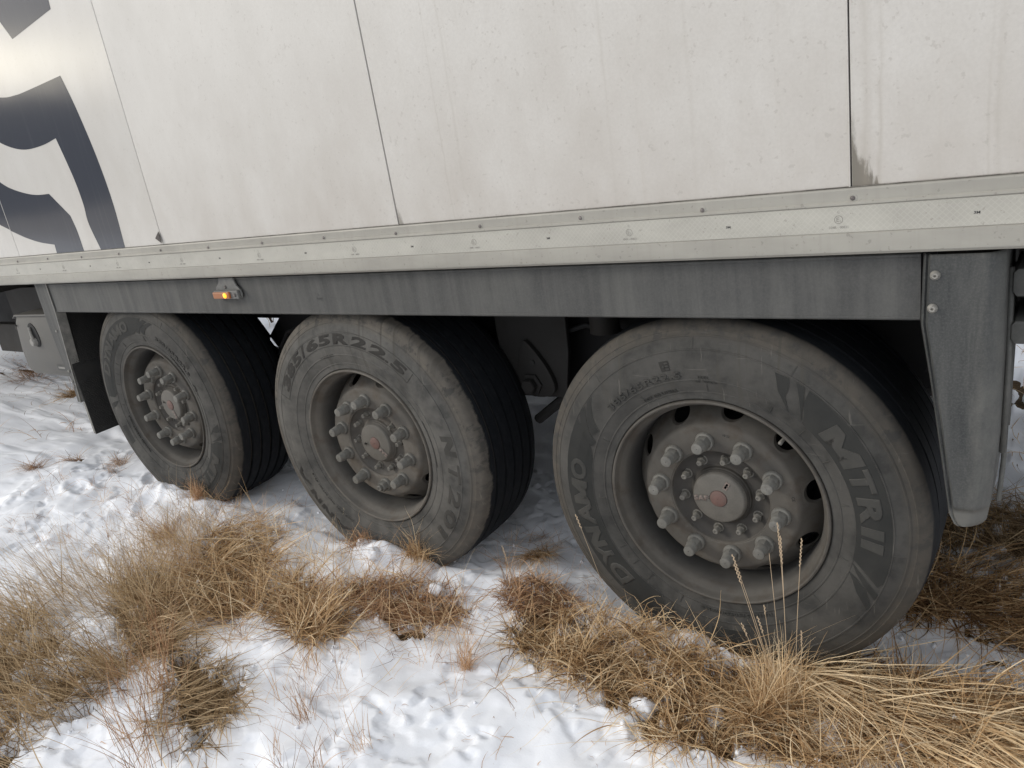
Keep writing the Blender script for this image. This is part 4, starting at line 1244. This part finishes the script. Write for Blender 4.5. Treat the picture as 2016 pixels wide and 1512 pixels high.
def patch(name, n, px, py, a, b, an, az, azs, L, tilt, curl, w, tone, mat, k=14, sp=.03, wob=.6, label=None, cat=None, stuff=True, seg=6, mat_frac=.5, top=.42):
    """a patch: trampled short underlayer, then fewer and longer blades in loose clumps"""
    o = []
    dense = n > 450 and sp >= .018 and mat_frac > 0
    if dense:
        m = int(n * mat_frac)
        R_ = ell(m, px, py, a * .98, b * .98, an) + rng.normal(0, .012, (m, 2))
        o.append(blades(name, R_, U(0, 2 * PI, m), U(L[0] * .5, L[1] * .55, m), U(.75, 1.6, m), U(.1, 1.1, m), U(w[0] * 1.8, w[1] * 1.7, m), np.clip(U(-.15, .62, m), 0, 1), mat, seg, 1.2, stuff=stuff))
    n = int(n * top) if dense else n
    R_, i = clumped(n, px, py, a, b, an, k, sp)
    ca = rng.normal(0, azs, k)
    A = az + ca[i] + rng.normal(0, azs * .8 + .12, n)
    kt = rng.normal(0, .12, k)
    f = 1.55 if dense else 1.1
    o.append(blades(name, R_, A, U(*L, n) * U(.7, 1.15, n), U(*tilt, n) + rng.normal(0, .12, n), U(*curl, n), U(*w, n) * f, np.clip(U(tone[0], tone[1] + .08, n) + kt[i], 0, 1), mat, seg + 2, wob, label=label, cat=cat, stuff=stuff))
    return o[-1]

dg = math.radians
S = []
# camera looks along azimuth ~125 deg; image right is ~ +35 deg, image left ~ 215 deg
RIGHT, LEFT, AWAY, TOWARD = dg(35), dg(215), dg(125), dg(305)
# left foreground stand, tall tan blades leaning up-left
S.append(patch('dry_grass', 2400, -1.90, -1.15, .46, .17, -.55, LEFT, .30, (.16, .36), (.3, 1.2), (.1, .7), (.0010, .0022), (.15, .95), MAT['olive'], 60, .05, .35))
S.append(patch('dry_grass', 900, -1.68, -.98, .16, .10, -.5, LEFT, .45, (.12, .26), (.25, .9), (.2, .9), (.0009, .0018), (.2, .9), MAT['olive'], 20, .03))
S.append(patch('dry_grass', 1100, -1.98, -.60, .22, .10, -.35, dg(150), .9, (.14, .30), (.2, 1.2), (.1, .8), (.0009, .0018), (.2, .95), MAT['olive'], 24, .035))
S.append(patch('dry_grass', 1000, -1.80, -.72, .22, .06, -.45, dg(20), .35, (.14, .26), (1.0, 1.5), (.1, .4), (.0011, .0026), (.3, .9), MAT['olive'], 20, .03))
S.append(patch('dry_grass', 1400, -1.92, -.27, .26, .10, -.25, dg(20), .5, (.14, .28), (.8, 1.35), (.2, .7), (.0010, .0026), (.2, .9), MAT['straw'], 34, .04))
S.append(patch('dry_grass', 1700, -1.74, -.46, .19, .09, -.1, dg(200), .7, (.12, .26), (.7, 1.45), (.2, .9), (.0010, .0024), (.1, .9), MAT['straw'], 26, .035))
S.append(patch('dry_grass', 1900, -1.33, -.42, .25, .08, -.28, dg(150), 1.1, (.10, .24), (.6, 1.45), (.2, 1.0), (.0010, .0028), (.15, .95), MAT['straw'], 30, .03))
S.append(patch('dry_grass', 1700, -1.05, -.24, .22, .085, .15, dg(60), 1.3, (.08, .20), (.5, 1.4), (.3, 1.3), (.0010, .0022), (.1, .9), MAT['rust'], 30, .03))
S.append(patch('dry_grass', 1500, -.60, -.05, .13, .075, .1, dg(90), 1.6, (.06, .14), (.3, 1.1), (.5, 1.5), (.0009, .0018), (.1, .9), MAT['rust'], 22, .025))
S.append(patch('dry_grass', 2400, -.42, -.19, .19, .10, -.35, dg(320), 1.5, (.07, .16), (.3, 1.1), (.5, 1.6), (.0009, .0020), (.1, .9), MAT['straw'], 34, .03))
S.append(patch('dry_grass', 2600, -.13, -.21, .25, .11, .05, dg(300), 1.5, (.07, .17), (.3, 1.2), (.5, 1.6), (.0009, .0022), (.05, .9), MAT['straw'], 46, .035))
S.append(patch('dry_grass', 1900, .14, -.30, .26, .07, .15, dg(215), 1.4, (.08, .18), (.3, 1.2), (.5, 1.5), (.0010, .0022), (.1, .95), MAT['straw'], 36, .03))
S.append(patch('dry_grass', 2600, .22, -.16, .24, .10, .1, dg(300), 1.5, (.08, .18), (.3, 1.2), (.5, 1.5), (.0010, .0022), (.05, .9), MAT['straw'], 36, .03))
S.append(patch('dry_grass', 2600, .50, -.05, .28, .11, .15, dg(330), .8, (.12, .28), (.9, 1.4), (.1, .5), (.0012, .0026), (.25, 1.0), MAT['straw'], 36, .035))
S.append(patch('dry_grass', 1800, .42, -.02, .36, .07, -.25, dg(322), .22, (.25, .45), (1.0, 1.35), (.1, .35), (.0012, .0028), (.72, 1.1), MAT['straw'], 22, .03, .2))
S.append(patch('dry_grass', 1800, .72, .02, .30, .10, .2, dg(330), .6, (.14, .34), (.9, 1.4), (.1, .5), (.0012, .0026), (.2, .95), MAT['straw'], 26, .04))
S.append(patch('dry_grass', 1800, .56, .50, .28, .10, .15, dg(10), .55, (.16, .34), (1.0, 1.45), (.05, .4), (.0012, .0024), (.05, .75), MAT['straw'], 30, .04))
S.append(patch('dry_grass', 1800, .66, .92, .28, .14, .1, dg(160), .9, (.14, .30), (1.0, 1.45), (.05, .4), (.0012, .0024), (.0, .55), MAT['olive'], 26, .05))
S.append(patch('dry_grass', 1200, 1.0, .45, .35, .14, .2, dg(20), .6, (.16, .34), (1.0, 1.45), (.05, .4), (.0012, .0024), (.05, .75), MAT['straw'], 20, .05))
S.append(patch('dry_grass', 900, -1.22, -.86, .14, .08, -.7, dg(330), .5, (.10, .22), (.9, 1.4), (.1, .5), (.0010, .0022), (.2, .9), MAT['olive'], 14, .03))
S.append(patch('dry_grass', 600, -1.42, -.80, .15, .05, -.5, dg(350), .4, (.12, .22), (1.0, 1.5), (.1, .4), (.0010, .0022), (.2, .9), MAT['olive'], 10, .03))
# long loose stems lying across the snow between the clumps
S.append(patch('dry_grass', 600, -1.75, -.38, .55, .20, -.3, dg(200), .9, (.18, .38), (.7, 1.45), (.05, .5), (.0011, .0022), (.35, 1.0), MAT['straw'], 70, .045, .3, mat_frac=0))
S.append(patch('dry_grass', 420, -1.15, -.28, .42, .13, 0, dg(180), 1.2, (.14, .30), (.6, 1.4), (.1, .6), (.0010, .0020), (.35, 1.0), MAT['straw'], 50, .035, .3, mat_frac=0))
S.append(patch('dry_grass', 620, -2.15, -.42, .30, .22, -.3, dg(190), .8, (.16, .34), (.15, .9), (.1, .5), (.0008, .0015), (.25, .9), MAT['olive'], 50, .05, .3, mat_frac=0))
S.append(patch('dry_grass', 900, .30, -.18, .50, .13, .12, dg(300), 1.4, (.14, .32), (.7, 1.4), (.1, .8), (.0012, .0024), (.5, 1.0), MAT['straw'], 70, .04, .4, mat_frac=0))
S.append(patch('dry_grass', 420, -.28, -.20, .32, .13, -.1, dg(200), 1.5, (.12, .24), (.6, 1.4), (.3, 1.0), (.0010, .0022), (.4, 1.0), MAT['straw'], 40, .035, .4, mat_frac=0))
S.append(patch('dry_grass', 1100, -2.05, -.98, .45, .28, -.5, LEFT, .5, (.22, .42), (.2, .8), (.1, .5), (.0008, .0016), (.3, .95), MAT['olive'], 50, .05, .25, mat_frac=0))
S.append(patch('dry_grass', 260, -1.35, -.98, .40, .08, -.5, dg(150), .5, (.12, .26), (.05, .7), (.1, .5), (.0011, .0020), (.1, .7), MAT['rust'], 26, .02, .3, mat_frac=0))
# scattered thin reddish blades poking through the snow
S.append(patch('dry_grass', 950, -1.55, -.25, .75, .36, -.2, dg(180), 1.6, (.06, .20), (.3, 1.2), (.1, .9), (.0007, .0014), (.1, .95), MAT['rust'], 160, .012))
S.append(patch('dry_grass', 520, -2.9, -.30, .7, .35, -.2, dg(180), 1.6, (.05, .16), (.3, 1.2), (.2, 1.2), (.0008, .0016), (.1, .9), MAT['rust'], 90, .016))
S.append(patch('dry_grass', 240, -.75, -.52, .40, .22, -.3, dg(120), 1.6, (.05, .16), (.2, 1.1), (.1, .9), (.0007, .0014), (.1, .9), MAT['rust'], 45, .010))
S.append(patch('dry_grass', 160, -.80, -.86, .28, .12, -.5, dg(120), 1.2, (.08, .18), (.1, .8), (.1, .7), (.0008, .0016), (.05, .7), MAT['rust'], 16, .015))
S.append(patch('dry_grass', 320, -.45, .25, .5, .2, 0, dg(120), 1.8, (.05, .15), (.4, 1.3), (.1, .8), (.0008, .0014), (.1, .8), MAT['rust'], 60, .012))
S.append(patch('dry_grass', 900, -6.5, .6, 2.2, .9, .1, dg(200), 1.6, (.08, .22), (.3, 1.3), (.2, 1.2), (.0012, .0024), (.1, .8), MAT['rust'], 60, .03))
S.append(patch('dry_grass', 700, .9, 2.3, 1.2, .9, .1, dg(200), 1.6, (.08, .22), (.3, 1.3), (.2, 1.2), (.0012, .0024), (.1, .8), MAT['straw'], 60, .03))
S.append(patch('dry_grass', 2500, -7, 7, 7, 4, 0, dg(200), 1.6, (.15, .4), (.1, 1.1), (.2, 1.2), (.003, .006), (.1, .8), MAT['olive'], 130, .10))

# crumbs of broken crust along the melt edges and bits of chaff on the snow
def crumbs(n):
    P = []
    while len(P) < n:
        q = np.stack([U(-2.6, 1.0, 4000), U(-1.3, .5, 4000)], 1)
        f = patch_field(q[:, 0], q[:, 1]); k = (f > .42) & (f < .95) | (rng.random(4000) < .012)
        P += list(q[k])
    P = np.array(P[:n]); z = hs(P[:, 0], P[:, 1])
    base = bmesh.new(); bmesh.ops.create_icosphere(base, subdivisions=2, radius=1)
    bv = np.array([v.co[:] for v in base.verts]); bf = np.array([[v.index for v in f.verts] for f in base.faces]); base.free()
    m = len(bv); r = .0014 + .0058 * rng.random(n) ** 3
    V = np.zeros((n, m, 3)); 
    for i in range(n):
        A = rng.normal(0, 1, (3, 3)); Q_, _ = np.linalg.qr(A)
        V[i] = (bv * (1 + .22 * rng.normal(0, 1, (m, 1))) * rng.uniform(.7, 1.2, 3)) @ Q_ * r[i] + [P[i, 0], P[i, 1], z[i] + r[i] * .45]
    F = (bf[None] + (np.arange(n) * m)[:, None, None]).reshape(-1, 3).astype(np.int32)
    me = bpy.data.meshes.new('snow_crumbs'); V = V.reshape(-1, 3).astype(np.float32)
    me.vertices.add(len(V)); me.vertices.foreach_set('co', V.ravel()); me.loops.add(F.size); me.loops.foreach_set('vertex_index', F.ravel())
    me.polygons.add(len(F)); me.polygons.foreach_set('loop_start', np.arange(0, F.size, 3, dtype=np.int32)); me.update(calc_edges=True)
    o = obj('snow_crumbs', me, MAT['snow'], smooth=True); o['kind'] = 'stuff'
crumbs(2200)
n_ = 900
blades('chaff', np.stack([U(-3.0, 1.0, n_), U(-1.2, .3, n_)], 1), U(0, 6.28, n_), U(.008, .05, n_), U(1.45, 1.65, n_), U(-.2, .4, n_), U(.0008, .0022, n_), U(.1, .9, n_), MAT['rust'], 3, .4, stuff=True)

# individual tufts
def tuft(n, x, y, r, az, azs, L, tilt, curl, w, tone, mat, label, k=4):
    return patch('grass_tuft', n, x, y, r, r * .7, 0, az, azs, L, tilt, curl, w, tone, mat, k, r * .35, label=label, cat='grass tuft', stuff=False)
    # (tufts share one group below)
tuft(520, .195, -.19, .045, dg(120), 1.6, (.12, .24), (.05, .75), (.3, 1.3), (.0010, .0022), (.3, 1.0), MAT['straw'], 'upright tuft of dry grass with tall seed stalks below the rear wheel', 5)
tuft(90, -3.85, .04, .035, dg(200), 1.6, (.08, .16), (.4, 1.1), (.6, 1.5), (.0012, .0022), (.1, .8), MAT['rust'], 'curled reddish grass tuft in snow, nearest below the black mudflap')
tuft(110, -4.05, -.12, .05, dg(200), 1.6, (.08, .18), (.5, 1.2), (.4, 1.2), (.0012, .0022), (.1, .7), MAT['rust'], 'flat reddish tuft lying on snow at the far left below the toolbox')
tuft(70, -3.50, .13, .035, dg(180), 1.6, (.07, .14), (.4, 1.1), (.6, 1.5), (.0012, .0020), (.1, .8), MAT['rust'], 'sparse curled tuft in snow just left of the front tyre')
tuft(170, -5.32, .74, .05, dg(200), .8, (.14, .26), (.7, 1.3), (.2, .9), (.0016, .003), (.1, .8), MAT['straw'], 'straw tuft in snow immediately left of the mudflap')
tuft(160, -6.35, .95, .07, dg(180), 1.6, (.14, .28), (.5, 1.2), (.4, 1.2), (.0018, .003), (.1, .7), MAT['rust'], 'brown tuft under the toolbox at the left edge')
tuft(170, -2.50, -.04, .035, dg(120), 1.2, (.06, .16), (.1, .9), (.3, 1.2), (.0010, .0020), (.15, .8), MAT['rust'], 'brown tuft against the bottom of the front tyre')
tuft(160, -1.40, -.06, .045, dg(200), 1.6, (.05, .12), (.3, 1.1), (.5, 1.4), (.0010, .0018), (.1, .8), MAT['rust'], 'small brown tuft in the snow left of the middle tyre foot')
tuft(200, -1.12, -.045, .05, dg(30), .8, (.08, .22), (.2, 1.1), (.2, 1.1), (.0010, .0018), (.3, .95), MAT['straw'], 'thin pale tuft arching in front of the middle tyre')
tuft(230, -.79, .21, .055, dg(330), .5, (.10, .18), (.7, 1.2), (.2, .8), (.0011, .0022), (.2, .85), MAT['straw'], 'yellowish tuft on packed snow between the middle and rear tyres')
tuft(130, -.63, -.40, .03, dg(120), 1.6, (.06, .16), (.1, .9), (.2, 1.0), (.0009, .0016), (.2, .9), MAT['rust'], 'small spiky reddish tuft alone in foreground snow below the middle tyre')
tuft(200, -1.13, .42, .05, dg(200), 1.6, (.08, .16), (.4, 1.2), (.3, 1.0), (.0011, .0020), (.0, .5), MAT['olive'], 'dark tuft in the shade behind the middle tyre')
tuft(140, -2.35, -.30, .04, dg(200), 1.2, (.08, .20), (.2, 1.0), (.4, 1.1), (.0009, .0016), (.2, .8), MAT['rust'], 'wispy reddish tuft on snow left of the middle grass mat')

# seed stalks: bare stems with braided heads
def stalk(x, y, tip, head, name='seed_stalk', parent=None, r=.0009):
    b = Vector((x, y, float(hs(np.array([x]), np.array([y]))[0]))); t = Vector(tip)
    mid = (b + t) / 2 + Vector((random.uniform(-.01, .01), random.uniform(-.01, .01), .012))
    pts = [b * (1 - q) ** 2 + mid * 2 * q * (1 - q) + t * q * q for q in [i / 12 for i in range(13)]]
    bm = bmesh.new(); tube(bm, pts, [r * 1.2 * (1 - .45 * i / 12) for i in range(13)], 5)
    n = int(head / .0055)
    d = (pts[-1] - pts[-2]).normalized(); s = d.orthogonal().normalized()
    for i in range(n):
        c = pts[-1] - d * (i * .0055) + s * (.0011 * (1 if i % 2 else -1))
        M = Matrix.Translation(c) @ d.to_track_quat('Z', 'Y').to_matrix().to_4x4() @ Matrix.Rotation(.25 * (1 if i % 2 else -1), 4, 'X') @ Matrix.Diagonal((.0013, .0017, .0048, 1))
        bmesh.ops.create_icosphere(bm, subdivisions=1, radius=1, matrix=M)
    return bm
STALKS = [
    ((.185, -.11), (.100, -.14, -.049), .075), ((.190, -.12), (.104, -.142, -.075), .055), ((.205, -.11), (.215, -.14, .061), .095), ((.210, -.12), (.222, -.145, .030), .08),
    ((.225, -.11), (.269, -.14, .030), .085), ((.20, -.12), (.191, -.14, -.024), 0), ((.17, -.12), (.111, -.14, -.247), .04), ((.21, -.14), (.160, -.16, -.20), .05), ((.235, -.12), (.262, -.15, -.22), .05), ((.19, -.13), (.175, -.15, -.17), .03)]

# --- place stalks from measured tips
n_s = 0
bmA = bmesh.new()
tmp = bpy.data.meshes.new('t')
for (x, y), tip, hd in STALKS:
    b = stalk(x, y, tip, hd); b.to_mesh(tmp); bmA.from_mesh(tmp); b.free()
o = obj('seed_stalks', bmA, None, None, smooth=True)
pale = NT('pale_seed_straw'); pale_m = pale.done((.52, .40, .27), .6)
o.data.materials.append(pale_m); tag(o, 'tall pale seed stalks with braided heads rising before the rear wheel', 'seed stalks')

tag_far = 'pale seed stalk standing alone left of the rear tyre'
for (x, y), tip, hd, lb in (((-.255, -.125), (-.345, -.14, -.016), .045, 'single thin seed stalk standing against the left edge of the rear tyre'),
                            ((-.66, -.08), (-.70, -.06, -.235), .05, 'short seed stalk on snow between the middle and rear tyres')):
    o = obj('seed_stalk', stalk(x, y, tip, hd, r=.0007), pale_m, smooth=True); tag(o, lb, 'seed stalk')

# weed seen far away through the gap between the tyres
def weed(x, y, h, label):
    z = float(hs(np.array([x]), np.array([y]))[0]) - .01
    bm = bmesh.new()
    for k in range(9):
        a = random.uniform(0, 6.28); l = h * random.uniform(.6, 1); tip = Vector((x + math.cos(a) * l * .35, y + math.sin(a) * l * .35, z + l))
        b = Vector((x + random.uniform(-.02, .02), y, z)); pts = [b.lerp(tip, t) + Vector((0, 0, .02 * math.sin(t * 3))) for t in (0, .3, .6, 1)]
        tube(bm, pts, [.004, .0035, .003, .002], 5)
        for q in range(9):
            t = random.uniform(.35, 1); c = b.lerp(tip, t) + Vector((random.uniform(-.02, .02), random.uniform(-.02, .02), random.uniform(-.01, .02)))
            M = Matrix.Translation(c) @ Matrix.Rotation(random.uniform(0, 3), 4, 'X') @ Matrix.Rotation(random.uniform(0, 3), 4, 'Z') @ Matrix.Diagonal((.010, .004, .013, 1))
            bmesh.ops.create_icosphere(bm, subdivisions=1, radius=1, matrix=M)
    o = obj('dry_weed', bm, MAT['weed']); tag(o, label, 'weed')
weed(-5.46, 2.75, .34, 'dark dried weed seen through the gap between front and middle tyres')
weed(-5.22, 2.70, .30, 'smaller dried weed beyond the gap, right of the taller one')

# low rise of dead steppe on the horizon behind the viewer
bm = bmesh.new(); n_ = 120; rows = []
for i in range(n_ + 1):
    a = math.radians(150 + 240 * i / n_)
    hh = 17.5 + 2.2 * math.sin(i * .35) + 1.1 * math.sin(i * .9 + 1)
    rows.append([bm.verts.new((math.cos(a) * R_, math.sin(a) * R_, z)) for R_, z in ((95, -1.5), (120, hh * .7), (150, hh), (190, hh * .6), (230, -2))])
for a, b in zip(rows, rows[1:]):
    for k in range(4): bm.faces.new((a[k], b[k], b[k + 1], a[k + 1]))
o = obj('hill', bm, MAT['steppe'], smooth=True); o['kind'] = 'structure'

def lump(x, y, r, label):
    z = float(hs(np.array([x]), np.array([y]))[0])
    bm = bmesh.new(); bmesh.ops.create_icosphere(bm, subdivisions=4, radius=1)
    from mathutils import noise as mn
    sx, sy = random.uniform(.8, 1.3), random.uniform(.8, 1.2); off = Vector((x * 31, y * 17, 0))
    for v in bm.verts:
        d = 1 + .35 * mn.noise(v.co * 1.3 + off) + .12 * mn.noise(v.co * 3.5 + off) + .04 * mn.noise(v.co * 9 + off)
        v.co = Vector((x + v.co.x * r * d * sx, y + v.co.y * r * d * sy, z + r * .45 + v.co.z * r * d * .85))
    o = obj('snow_lump', bm, MAT['snow'], smooth=True); tag(o, label, 'snow lump')
for x, y, r, lb in ((-.102, -.312, .036, 'rounded snow lump caught in the grass in front of the rear tyre, leftmost'), (.070, -.265, .026, 'small snow lump in dry grass left of the tall seed stalks'),
                    (.325, -.175, .040, 'largest snow lump among straw right of the seed stalks'), (.352, -.225, .034, 'snow lump touching the bottom of the largest one'),
                    (.290, -.120, .024, 'smallest snow lump behind the largest one in the straw'), (.470, -.165, .030, 'snow lump half buried in pale straw at lower right'),
                    (-1.285, -.10, .028, 'snow lump on brown grass near the middle tyre'), (-.958, -.135, .026, 'snow ball resting on reddish grass below the middle tyre')):
    lump(x, y, r, lb)

for o in bpy.data.objects:
    c = o.get('category')
    if c == 'grass tuft': o['group'] = 'dry grass tufts standing in the snow'
    elif c == 'snow lump': o['group'] = 'snow lumps caught in the dry grass'
    elif c == 'seed stalk': o['group'] = 'single seed stalks near the tyres'
    elif c == 'weed': o['group'] = 'dried weeds beyond the trailer'
